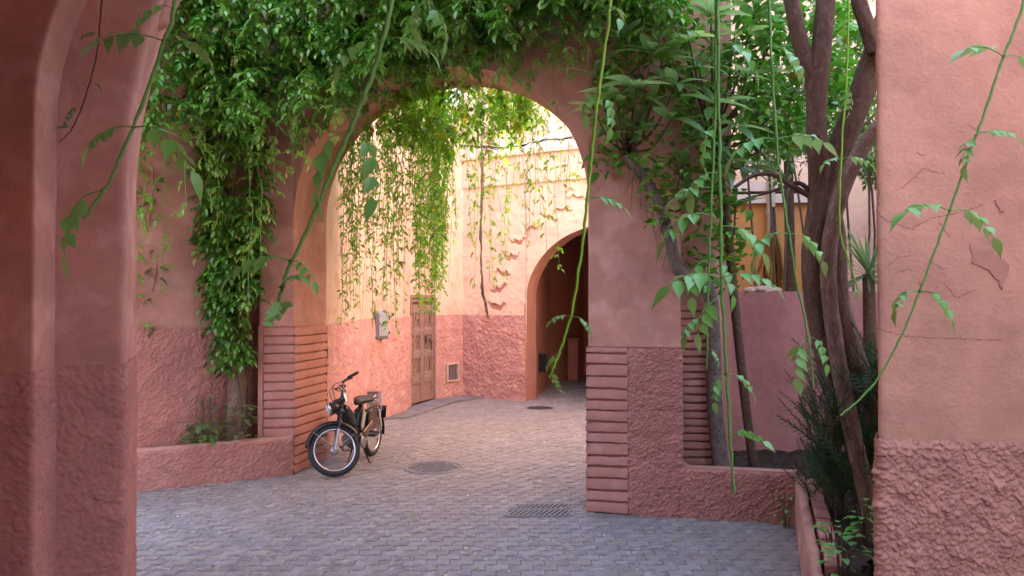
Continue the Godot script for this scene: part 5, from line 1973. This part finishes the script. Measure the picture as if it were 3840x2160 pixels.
func near_tendrils() -> void:
	var L := Vector3(-1, 0.1, 0.15)
	var R := Vector3(1, 0.1, 0.15)
	tendril("pale green tendril slanting down across the dark left wall", [Vector3(-0.732, 2.782, -1.750), Vector3(-0.745, 2.555, -1.750), Vector3(-0.776, 2.442, -1.750), Vector3(-0.828, 2.293, -1.750), Vector3(-0.885, 2.162, -1.750), Vector3(-0.942, 2.075, -1.750)], 0.0052, [
		[Vector3(-0.769, 2.464, -1.750), L, 1.05, 0], [Vector3(-0.769, 2.464, -1.750), R, 0.9, 2], [Vector3(-0.830, 2.284, -1.750), Vector3(-1, -0.15, 0.2), 0.95, 1], [Vector3(-0.830, 2.284, -1.750), Vector3(1, -0.1, 0.2), 1.1, 3],
		[Vector3(-0.907, 2.138, -1.750), Vector3(-1, -0.35, 0.1), 1.1, 4], [Vector3(-0.748, 2.538, -1.750), Vector3(-0.8, 0.2, 0.5), 0.7, 5]], M.green_stem, M.near_leaf)
	tendril("thick blurred green tendril slanting across the left of the arch", [Vector3(-0.206, 2.707, -1.600), Vector3(-0.242, 2.499, -1.600), Vector3(-0.278, 2.363, -1.600), Vector3(-0.318, 2.259, -1.600), Vector3(-0.358, 2.164, -1.600), Vector3(-0.406, 2.052, -1.600), Vector3(-0.450, 1.956, -1.600), Vector3(-0.470, 1.892, -1.600)], 0.0058, [
		[Vector3(-0.262, 2.423, -1.600), R, 0.9, 1], [Vector3(-0.262, 2.423, -1.600), Vector3(-1, -0.1, 0.3), 0.8, 2], [Vector3(-0.314, 2.235, -1.600), Vector3(-1, -0.35, 0.1), 0.95, 4], [Vector3(-0.314, 2.235, -1.600), Vector3(1, -0.5, 0.2), 0.95, 5],
		[Vector3(-0.438, 1.976, -1.600), Vector3(-1, 0.1, 0.1), 0.9, 1], [Vector3(-0.438, 1.976, -1.600), Vector3(0.8, -0.1, 0.5), 0.55, 3], [Vector3(-0.460, 1.924, -1.600), Vector3(0.1, -1, 0.2), 0.7, 2], [Vector3(-0.460, 1.924, -1.600), Vector3(0.4, 0.3, 0.5), 0.6, 0]], M.green_stem, M.near_leaf)
	tendril("bright yellow-green tendril hanging before the small dark arch", [Vector3(0.299, 2.943, -2.200), Vector3(0.266, 2.658, -2.200), Vector3(0.236, 2.438, -2.200), Vector3(0.214, 2.230, -2.200), Vector3(0.196, 2.065, -2.200), Vector3(0.167, 1.867, -2.200), Vector3(0.129, 1.746, -2.200), Vector3(0.103, 1.680, -2.200)], 0.0052, [
		[Vector3(0.164, 1.851, -2.200), Vector3(-1, 0.0, 0.3), 0.55, 0], [Vector3(0.164, 1.851, -2.200), Vector3(1, -0.2, 0.3), 0.5, 2], [Vector3(0.118, 1.708, -2.200), Vector3(-0.3, -1, 0.3), 0.45, 3], [Vector3(0.129, 1.746, -2.200), Vector3(-1, -0.5, 0.3), 0.35, 1],
		[Vector3(0.242, 2.466, -2.200), Vector3(-0.9, -0.2, 0.4), 0.75, 4], [Vector3(0.242, 2.466, -2.200), Vector3(0.9, -0.4, 0.4), 0.7, 5], [Vector3(0.208, 2.164, -2.200), Vector3(1, 0.1, 0.2), 0.75, 1], [Vector3(0.271, 2.680, -2.200), Vector3(0.4, 0.1, 0.9), 0.7, 3]], M.bright_stem, M.near_leaf)
	tendril("longest green tendril hanging straight down before the right planter", [Vector3(0.504, 2.864, -1.950), Vector3(0.506, 2.630, -1.950), Vector3(0.508, 2.387, -1.950), Vector3(0.511, 2.124, -1.950), Vector3(0.514, 1.929, -1.950), Vector3(0.522, 1.754, -1.950), Vector3(0.532, 1.579, -1.950), Vector3(0.542, 1.423, -1.950)], 0.0050, [
		[Vector3(0.513, 1.958, -1.950), Vector3(-1, 0.05, 0.25), 1.0, 0], [Vector3(0.513, 1.958, -1.950), Vector3(1, 0.2, 0.25), 1.05, 1], [Vector3(0.520, 2.085, -1.950), Vector3(1, -0.1, 0.2), 0.9, 2], [Vector3(0.524, 1.710, -1.950), Vector3(1, -0.05, 0.2), 0.6, 3],
		[Vector3(0.524, 1.710, -1.950), Vector3(-1, -0.4, 0.2), 0.5, 4], [Vector3(0.535, 1.559, -1.950), Vector3(0.5, 0.6, 0.3), 0.55, 5], [Vector3(0.510, 2.202, -1.950), Vector3(-1, -0.2, 0.3), 1.0, 2], [Vector3(0.507, 2.513, -1.950), Vector3(1, -0.1, 0.3), 0.8, 3],
		[Vector3(0.514, 1.910, -1.950), Vector3(-0.8, -0.7, 0.3), 0.9, 1], [Vector3(0.508, 2.338, -1.950), Vector3(-1, -0.4, 0.3), 0.7, 5]], M.green_stem, M.near_leaf)
	tendril("thinner tendril hanging just left of the longest one", [Vector3(0.539, 2.896, -2.100), Vector3(0.540, 2.581, -2.100), Vector3(0.537, 2.372, -2.100), Vector3(0.526, 2.141, -2.100), Vector3(0.518, 1.931, -2.100), Vector3(0.513, 1.711, -2.100)], 0.0040, [
		[Vector3(0.529, 2.204, -2.100), Vector3(-1, -0.1, 0.2), 1.0, 0], [Vector3(0.526, 2.120, -2.100), Vector3(-1, 0.1, 0.3), 1.0, 3], [Vector3(0.521, 2.005, -2.100), Vector3(-1, -0.3, 0.3), 0.95, 4], [Vector3(0.521, 2.005, -2.100), Vector3(1, -0.2, 0.3), 0.8, 5],
		[Vector3(0.516, 1.837, -2.100), Vector3(-1, -0.15, 0.2), 0.8, 2], [Vector3(0.514, 1.764, -2.100), Vector3(0.6, -0.4, 0.4), 0.4, 1]], M.green_stem, M.near_leaf)
	tendril("tendril with drooping leaves in front of the garden wall", [Vector3(0.769, 3.038, -2.400), Vector3(0.781, 2.739, -2.400), Vector3(0.799, 2.379, -2.400), Vector3(0.820, 2.200, -2.400), Vector3(0.857, 1.960, -2.400), Vector3(0.889, 1.804, -2.400), Vector3(0.908, 1.624, -2.400)], 0.0050, [
		[Vector3(0.788, 2.679, -2.400), Vector3(0.8, -0.35, 0.6), 1.05, 2], [Vector3(0.803, 2.385, -2.400), Vector3(1, 0.1, 0.2), 1.2, 0], [Vector3(0.803, 2.385, -2.400), Vector3(-1, -0.05, 0.2), 1.15, 1], [Vector3(0.844, 2.080, -2.400), Vector3(-1, 0.05, 0.2), 1.0, 3],
		[Vector3(0.844, 2.080, -2.400), Vector3(1, 0.0, 0.3), 0.8, 4], [Vector3(0.894, 1.780, -2.400), Vector3(-0.7, -0.7, 0.3), 0.95, 2], [Vector3(0.894, 1.780, -2.400), Vector3(0.5, -0.1, 0.4), 0.7, 5]], M.green_stem, M.near_leaf)
	tendril("thin bright tendril hanging in front of the forked trunks", [Vector3(1.066, 3.086, -2.500), Vector3(1.057, 2.649, -2.500), Vector3(1.036, 2.337, -2.500), Vector3(1.032, 2.112, -2.500), Vector3(1.061, 2.012, -2.500), Vector3(1.086, 1.925, -2.500)], 0.0038, [
		[Vector3(1.033, 2.331, -2.500), Vector3(-1, -0.1, 0.3), 0.55, 0], [Vector3(1.033, 2.331, -2.500), Vector3(1, 0.1, 0.3), 0.6, 1], [Vector3(1.082, 1.937, -2.500), Vector3(0.3, -1, 0.3), 0.35, 3], [Vector3(1.048, 2.586, -2.500), Vector3(0.2, -1, 0.5), 0.6, 4]], M.bright_stem, M.near_leaf)
	tendril("dark green tendril arching across the salmon wall at the right", [Vector3(1.563, 2.956, -2.350), Vector3(1.511, 2.756, -2.350), Vector3(1.457, 2.616, -2.350), Vector3(1.399, 2.451, -2.350), Vector3(1.352, 2.322, -2.350), Vector3(1.293, 2.158, -2.350), Vector3(1.211, 1.941, -2.350), Vector3(1.140, 1.771, -2.350), Vector3(1.058, 1.636, -2.350), Vector3(0.967, 1.554, -2.350)], 0.0045, [
		[Vector3(1.455, 2.610, -2.350), Vector3(-1, 0.25, 0.2), 1.05, 0], [Vector3(1.455, 2.610, -2.350), Vector3(1, -0.1, 0.3), 0.8, 2], [Vector3(1.366, 2.375, -2.350), Vector3(1, 0.3, 0.2), 0.95, 1], [Vector3(1.366, 2.375, -2.350), Vector3(-0.9, -0.5, 0.3), 0.8, 3],
		[Vector3(1.293, 2.152, -2.350), Vector3(-1, 0.15, 0.2), 1.15, 0], [Vector3(1.293, 2.152, -2.350), Vector3(1, 0.15, 0.2), 1.15, 4], [Vector3(1.205, 1.912, -2.350), Vector3(-1, 0.05, 0.2), 0.85, 3], [Vector3(1.205, 1.912, -2.350), Vector3(1, 0.05, 0.2), 0.85, 5]], M.green_stem, M.near_leaf)
	tendril("dim thin tendril hanging before the dark wall at the upper left", [Vector3(-1.485, 3.218, -2.900), Vector3(-1.506, 2.928, -2.900), Vector3(-1.520, 2.783, -2.900), Vector3(-1.558, 2.638, -2.900), Vector3(-1.604, 2.523, -2.900), Vector3(-1.655, 2.468, -2.900)], 0.0035, [
		[Vector3(-1.517, 2.877, -2.900), L, 0.4, 1], [Vector3(-1.543, 2.675, -2.900), R, 0.4, 3], [Vector3(-1.575, 2.595, -2.900), L, 0.45, 5], [Vector3(-1.604, 2.523, -2.900), L, 0.4, 0]], M.brown_stem, M.dark_leaf)
	tendril("leafy tip hanging into the top of the picture over the arch", [Vector3(-0.202, 2.791, -1.700), Vector3(-0.189, 2.638, -1.700), Vector3(-0.181, 2.554, -1.700), Vector3(-0.178, 2.511, -1.700)], 0.004, [
		[Vector3(-0.180, 2.537, -1.700), Vector3(-0.8, -0.5, 0.3), 0.8, 4], [Vector3(-0.180, 2.528, -1.700), Vector3(0.5, -0.5, 0.4), 0.8, 2]], M.green_stem, M.near_leaf)


func large_leaved_tree() -> void:
	var o := thing("large_leaved_tree", "small tree with whorls of long glossy leaves right of the arch", "tree")
	var base := Vector3(1.86, 0.30, -7.05)
	var trunk := smooth([base, Vector3(1.80, 0.95, -7.08), Vector3(1.78, 1.55, -7.05), Vector3(1.70, 1.98, -6.92), Vector3(1.42, 2.14, -6.78), Vector3(1.33, 2.42, -6.72), Vector3(1.22, 2.74, -6.70), Vector3(1.05, 3.02, -6.75), Vector3(0.98, 3.15, -6.78)], 5)
	var rr := []
	for i in trunk.size():
		rr.append(lerpf(0.075, 0.035, float(i) / trunk.size()))
	var tb := Mb.new()
	tb.tube(trunk, rr, 12)
	put("trunk", tb.mesh(), M.pale_bark, o)
	var t2 := Mb.new()
	var second := smooth([Vector3(2.16, 0.3, -7.1), Vector3(2.08, 0.95, -7.1), Vector3(1.98, 1.9, -7.1), Vector3(1.9, 2.6, -7.05), Vector3(1.75, 3.3, -7.0)], 5)
	t2.tube(second, 0.04, 10)
	put("trunk", t2.mesh(), M.dark_bark, o)
	var hubs := [trunk[trunk.size() - 1], trunk[int(trunk.size() * 0.72)], second[second.size() - 1], second[int(second.size() * 0.7)], second[int(second.size() * 0.55)]]
	var tips := [
		Vector3(0.635, 3.435, -6.300), Vector3(0.830, 3.488, -6.300), Vector3(0.972, 3.556, -6.200), Vector3(1.107, 3.856, -6.300), Vector3(1.233, 3.847, -6.500), Vector3(0.917, 4.009, -6.400), Vector3(1.012, 3.263, -6.500), Vector3(1.316, 3.609, -6.400), Vector3(1.406, 3.960, -6.300),
		Vector3(1.284, 3.338, -6.400), Vector3(1.532, 3.782, -6.500), Vector3(1.636, 3.466, -6.400), Vector3(1.852, 4.075, -6.600), Vector3(1.921, 3.717, -6.500), Vector3(1.564, 3.198, -6.500), Vector3(1.796, 3.274, -6.400), Vector3(1.160, 3.515, -6.600), Vector3(1.423, 3.020, -6.600),
		Vector3(2.047, 3.439, -6.700), Vector3(1.077, 4.269, -6.500), Vector3(1.358, 4.338, -6.600), Vector3(1.629, 4.236, -6.500), Vector3(1.786, 3.020, -6.600), Vector3(2.180, 4.039, -6.800), Vector3(0.860, 3.305, -6.700), Vector3(1.534, 2.817, -6.800), Vector3(1.976, 3.020, -6.800),
		Vector3(2.315, 4.277, -6.900), Vector3(1.244, 4.208, -6.700), Vector3(1.815, 3.967, -6.900), Vector3(0.699, 3.745, -6.600), Vector3(2.047, 4.308, -6.700), Vector3(1.729, 2.968, -6.900), Vector3(1.936, 2.692, -6.900), Vector3(2.112, 3.156, -6.800), Vector3(2.418, 3.647, -7.000)]
	var twigs := Mb.new()
	var n := 0
	for tip in tips:
		var hub: Vector3 = hubs[0]
		for h in hubs:
			if h.distance_to(tip) < hub.distance_to(tip):
				hub = h
		var mid: Vector3 = hub.lerp(tip, 0.55) + Vector3(0, -0.12, 0.06)
		var br := Mb.new()
		br.tube(smooth([hub, mid, tip], 5), [0.014, 0.013, 0.012, 0.011, 0.0105, 0.010, 0.009, 0.008, 0.0075, 0.007, 0.0065], 7)
		put("branch", br.mesh(), M.dark_bark, o)
		var axis: Vector3 = ((tip - hub).normalized() * 0.6 + Vector3.UP * 0.8).normalized()
		var s1 := axis.cross(Vector3.RIGHT).normalized()
		var s2 := axis.cross(s1)
		var k := 8 if n < 30 else 9
		for i in k:
			var a := i * 2.4 + n
			var lift := rng.randf_range(0.15, 0.9)
			var dir := (s1 * cos(a) + s2 * sin(a) + axis * lift).normalized()
			var q := put("leaf", big_leaves[rng.randi() % 4], M.broad_leaf if n % 4 else M.young_leaf, o)
			q.transform = Transform3D(facing(dir, rng.randf_range(-0.3, 0.3)).scaled(Vector3.ONE * rng.randf_range(0.8, 1.2)), tip + axis * rng.randf_range(-0.03, 0.02))
		n += 1
	# the smaller leaves deep in the crown
	var w := []
	var t := []
	var lf := Mb.new()
	blade(lf, Vector3.ZERO, Vector3.RIGHT, Vector3.UP, 0.095, 0.055, 0.2, 0.2, [0.1, 0.9, 0.95, 0.5, 0.03])
	for i in 6500:
		var p := Vector3(rng.randf_range(0.7, 2.9), 0, -rng.randf_range(6.4, 7.25))
		var lowest := 3.0 if p.x < 1.1 else (2.5 if p.x < 1.5 else (1.95 if p.x < 2.0 else 3.15))
		p.y = rng.randf_range(lowest, 5.0)
		if patchy.get_noise_3d(p.x * 2.2, p.y * 2.2, p.z * 2.2) < -0.22:
			continue
		w.append(Transform3D(facing((around() + Vector3.DOWN * rng.randf_range(-0.3, 0.8)).normalized(), rng.randf_range(-0.8, 0.8)).scaled(Vector3.ONE * rng.randf_range(0.6, 1.3)), p))
		t.append(green(0.6, 1.4))
	copies("small_leaves", lf.mesh(), M.vine_leaf, w, t, o)
	# bare hanging twigs and shaggy bark at the crook of the trunk
	for i in 26:
		var a: Vector3 = trunk[int(trunk.size() * rng.randf_range(0.62, 0.95))]
		twigs.tube([a, a + Vector3(rng.randf_range(-0.08, 0.08), -0.06, 0.05), a + Vector3(rng.randf_range(-0.12, 0.12), -rng.randf_range(0.15, 0.4), 0.06)], 0.0025, 4, false)
	put("twigs", twigs.mesh(), M.brown_stem, o).set_meta("kind", "stuff")


func limb(o: Node3D, called: String, line: Array, r0: float, r1: float, mat: Material) -> void:
	var pts := smooth(line, 12)
	var n := pts.size()
	var sides := 24
	var p := PackedVector3Array()
	var u := PackedVector2Array()
	var side := Vector3.ZERO
	var along := 0.0
	for j in n:
		var t: Vector3 = (pts[mini(j + 1, n - 1)] - pts[maxi(j - 1, 0)]).normalized()
		side = t.cross(Vector3.FORWARD).normalized() if j == 0 else (side - t * side.dot(t)).normalized()
		if j > 0:
			along += pts[j].distance_to(pts[j - 1])
		var up := t.cross(side)
		for i in sides + 1:
			var a := TAU * i / sides
			var rr := lerpf(r0, r1, float(j) / (n - 1)) * (1.0 + 0.13 * soft.get_noise_2d(cos(a) * 1.5 + r0 * 90.0, sin(a) * 1.5 + along * 3.0) + 0.07 * soft.get_noise_2d(a * 2.2 + r0 * 50.0 if i < sides else r0 * 50.0, along * 2.5))
			p.append(pts[j] + (side * cos(a) + up * sin(a)) * rr)
			u.append(Vector2(TAU * r0 * i / sides, along * 0.4))
	var b := Mb.new()
	b.grid(p, u, sides + 1, n, false, true)
	put(called, b.mesh(), mat, o)


func forked_tree() -> void:
	var o := thing("forked_tree", "bare brown tree with several leaning forked trunks beside the cracked wall", "tree")
	limb(o, "trunk", [Vector3(2.476, 0.191, -5.350), Vector3(2.409, 0.431, -5.350), Vector3(2.324, 0.902, -5.400), Vector3(2.263, 1.406, -5.500), Vector3(2.222, 1.817, -5.550), Vector3(2.208, 2.177, -5.550), Vector3(2.264, 2.510, -5.550), Vector3(2.361, 2.787, -5.550), Vector3(2.485, 3.008, -5.550), Vector3(2.569, 3.105, -5.550)], 0.058, 0.05, M.bark)
	limb(o, "trunk", [Vector3(2.317, 1.297, -5.750), Vector3(2.251, 1.613, -5.750), Vector3(2.193, 1.929, -5.750), Vector3(2.182, 2.216, -5.750), Vector3(2.233, 2.560, -5.750), Vector3(2.345, 2.905, -5.750), Vector3(2.503, 3.307, -5.750), Vector3(2.661, 3.737, -5.750), Vector3(2.796, 4.110, -5.750), Vector3(2.876, 4.340, -5.750)], 0.085, 0.09, M.dark_bark)
	limb(o, "limb", [Vector3(2.207, 2.330, -5.740), Vector3(2.218, 2.674, -5.740), Vector3(2.197, 2.896, -5.700), Vector3(2.186, 3.181, -5.700), Vector3(2.197, 3.465, -5.700), Vector3(2.231, 3.750, -5.700), Vector3(2.268, 4.205, -5.700)], 0.078, 0.065, M.dark_bark)
	limb(o, "limb", [Vector3(2.205, 3.328, -5.720), Vector3(2.133, 3.556, -5.720), Vector3(2.062, 3.813, -5.720), Vector3(2.010, 4.099, -5.720), Vector3(1.990, 4.270, -5.720)], 0.06, 0.05, M.dark_bark)
	limb(o, "trunk", [Vector3(2.829, 0.782, -5.600), Vector3(2.662, 0.977, -5.600), Vector3(2.522, 1.173, -5.600), Vector3(2.410, 1.425, -5.600), Vector3(2.340, 1.676, -5.600), Vector3(2.298, 1.928, -5.600), Vector3(2.293, 2.319, -5.600), Vector3(2.276, 2.515, -5.600)], 0.12, 0.045, M.bark)
	limb(o, "limb", [Vector3(2.587, 3.649, -5.650), Vector3(2.530, 3.846, -5.650), Vector3(2.460, 4.072, -5.650), Vector3(2.432, 4.241, -5.650)], 0.055, 0.05, M.dark_bark)
	limb(o, "branch", [Vector3(2.193, 2.618, -5.750), Vector3(2.015, 2.718, -5.750), Vector3(1.900, 2.790, -5.750), Vector3(1.757, 2.790, -5.750), Vector3(1.613, 2.704, -5.750)], 0.022, 0.012, M.dark_bark)
	limb(o, "branch", [Vector3(2.187, 2.646, -5.750), Vector3(2.073, 2.733, -5.750), Vector3(1.929, 2.689, -5.750), Vector3(1.786, 2.646, -5.750)], 0.018, 0.01, M.dark_bark)
	limb(o, "branch", [Vector3(2.503, 2.844, -6.100), Vector3(2.549, 3.057, -6.100), Vector3(2.656, 3.179, -6.100), Vector3(2.777, 3.301, -6.100)], 0.018, 0.01, M.dark_bark)
	# thin foliage of neighbouring shrubs behind the fork
	var q := thing("court_shrub", "loose small-leaved shrub growing behind the forked trunks", "shrub")
	var all := []
	var st := Mb.new()
	for i in 150:
		var p := Vector3(rng.randf_range(2.35, 4.4), rng.randf_range(3.3, 4.9), -rng.randf_range(7.4, 9.0))
		if p.x < 3.0 and p.y < 3.3:
			continue
		var pts := spray(all, [], p, around(), rng.randf_range(0.2, 0.55), 1.2, 0.07, 0.4, 1.1)
		st.tube(pts, 0.003, 4, false)
	for i in 7:
		var x := rng.randf_range(2.7, 3.9)
		st.tube(smooth([Vector3(x, 0.4, -8.75), Vector3(x + rng.randf_range(-0.3, 0.3), 2.6, -8.6), Vector3(x + rng.randf_range(-0.5, 0.5), 4.6, -8.75)], 5), 0.012, 6)
	put("stems", st.mesh(), M.brown_stem, q).set_meta("kind", "stuff")
	scatter(q, "foliage", all, M.vine_leaf)


func fan(called: String, label: String, at: Vector3, n: int, length: float, width: float, lo: float, hi: float, mat: Material, trunk: float) -> void:
	# a rosette of stiff narrow blades
	var o := thing(called, label, "plant", at)
	for i in n:
		var b := Mb.new()
		var a := i * 2.4
		var e := lerpf(lo, hi, rng.randf())
		var dir := Vector3(cos(a) * cos(e), sin(e), sin(a) * cos(e))
		blade(b, Vector3.ZERO, dir, Vector3(-dir.x * 0.2, 1, -dir.z * 0.2), length * rng.randf_range(0.75, 1.1), width, rng.randf_range(0.0, 0.18), 0.3, LANCE)
		put("blade", b.mesh(), mat, o)
	if trunk > 0.0:
		var t := Mb.new()
		t.tube([Vector3(0, -trunk, 0), Vector3(0.02, -trunk * 0.5, 0), Vector3(0, 0, 0)], [0.07, 0.06, 0.05], 10)
		put("trunk", t.mesh(), M.dark_bark, o)


func small_plants() -> void:
	fan("yucca", "dark spiky yucca between the leaning trunk and the cracked wall", Vector3(3.135, 2.110, -7.000), 60, 0.5, 0.028, -0.5, 1.3, M.dark_leaf, 1.9)
	fan("yucca", "spiky rosette half hidden behind the upper fork of the trunks", Vector3(3.097, 3.433, -8.900), 44, 0.46, 0.02, 0.0, 1.4, M.dark_leaf, 3.1)
	var dry := thing("withered_plant", "dry brown hanging dead leaves behind the garden wall", "plant", Vector3(3.018, 2.704, -9.200))
	var dt := Mb.new()
	dt.tube([Vector3(0, -2.75, 0), Vector3(0.03, -1.0, 0), Vector3(0, 0.25, 0)], [0.07, 0.06, 0.03], 8)
	put("trunk", dt.mesh(), M.bark, dry)
	for i in 130:
		var b := Mb.new()
		var y := -rng.randf_range(0.0, 0.6)
		var a := around()
		blade(b, Vector3(0, y, 0) + a * 0.05, (Vector3.DOWN + a * rng.randf_range(0.1, 0.5)).normalized(), a, rng.randf_range(0.3, 0.6), 0.04, 0.1, 0.3, LANCE)
		put("dead_leaf", b.mesh(), M.dry_leaf, dry)

	# dark feathery shrub in the right planter
	var fern := thing("feathery_shrub", "dark feathery shrub filling the right planter behind the leaning trunk", "shrub")
	var ns := Mb.new()
	for i in 26:
		var t := (i + 0.5) / 26.0
		for s in 3:
			var a := i * 1.3 + s * TAU / 3.0
			blade(ns, Vector3(0, t * 0.4, 0), Vector3(cos(a), 0.5, sin(a)).normalized(), Vector3.UP, 0.06 * sin(PI * clampf(t, 0.1, 0.95)) + 0.012, 0.005, 0.0, 0.0, [1.0, 0.8, 0.1])
	ns.tube([Vector3.ZERO, Vector3(0, 0.4, 0)], 0.0025, 4, false)
	var w := []
	var tn := []
	for i in 620:
		var d := rng.randf_range(5.35, 6.5)
		var x := rng.randf_range(2.12, 2.72) + (d - 5.5) * 0.25
		var y := 0.33 + 1.15 * pow(rng.randf(), 0.9)
		if y > 1.45 - absf(x - 2.5 - (d - 5.5) * 0.25) * 0.9:
			continue
		w.append(Transform3D(Basis.from_euler(Vector3(rng.randf_range(-0.9, 0.9), rng.randf() * TAU, rng.randf_range(-0.9, 0.9))).scaled(Vector3.ONE * rng.randf_range(0.6, 1.1)), Vector3(x, y, -d)))
		tn.append(green(0.5, 1.2))
	copies("foliage", ns.mesh(), M.fern_leaf, w, tn, fern)
	for i in 14:
		var s := Mb.new()
		var x := rng.randf_range(2.2, 2.7)
		var dd := rng.randf_range(5.5, 6.3)
		s.tube([Vector3(x, 0.28, -dd), Vector3(x + rng.randf_range(-0.08, 0.08), 0.7, -dd), Vector3(x + rng.randf_range(-0.15, 0.15), 1.05, -dd + rng.randf_range(-0.1, 0.1))], [0.006, 0.004, 0.002], 5)
		put("stem", s.mesh(), M.dark_bark, fern)

	var spots := [
		["leafy_shrub", "low round-leaved shrub at the foot of the vine trunk in the left planter", Vector3(-3.20, 0.38, -8.24), 0.20, 0.24, 70, 0.10],
		["leafy_shrub", "taller leafy shrub close to the vine trunk in the left planter", Vector3(-2.86, 0.38, -8.38), 0.15, 0.42, 60, 0.09],
		["leafy_shrub", "thin upright shrub behind the round-leaved one in the left planter", Vector3(-3.20, 0.40, -8.34), 0.11, 0.55, 36, 0.065],
		["seedling", "green broadleaf seedling at the bottom edge between kerb and cracked wall", Vector3(1.86, 0.33, -4.5), 0.10, 0.26, 26, 0.07],
		["seedling", "small seedling sprouting beside the edging bricks", Vector3(1.99, 0.33, -4.95), 0.09, 0.18, 18, 0.06],
		["seedling", "leafy seedling under the leaning trunk", Vector3(2.24, 0.36, -5.1), 0.10, 0.24, 24, 0.065],
		["weed", "thin weed growing at the outer corner of the right planter", Vector3(2.27, 0.02, -6.60), 0.12, 0.28, 26, 0.045],
	]
	for s in spots:
		var o := thing(s[0], s[1], "plant", s[2])
		var st := Mb.new()
		for i in 7:
			var a := around()
			var tip: Vector3 = a * s[3] * rng.randf_range(0.3, 0.9) + Vector3(0, s[4] * rng.randf_range(0.6, 1.0), 0)
			st.tube([Vector3(0, -0.05, 0) + a * 0.02, tip * 0.6 + Vector3(0, 0.03, 0), tip], 0.004, 5, false)
		put("stems", st.mesh(), M.brown_stem, o)
		for i in s[5]:
			var b := Mb.new()
			var a := around()
			var at: Vector3 = a * s[3] * sqrt(rng.randf()) + Vector3(0, s[4] * rng.randf_range(0.1, 1.0), 0)
			blade(b, at, (a + Vector3(0, rng.randf_range(-0.5, 0.5), 0)).normalized(), Vector3.UP, s[6] * rng.randf_range(0.7, 1.2), s[6] * 0.6, 0.25, 0.2, [0.1, 0.85, 1.0, 0.7, 0.05])
			put("leaf", b.mesh(), M.broad_leaf if s[0] == "leafy_shrub" else M.near_leaf, o)
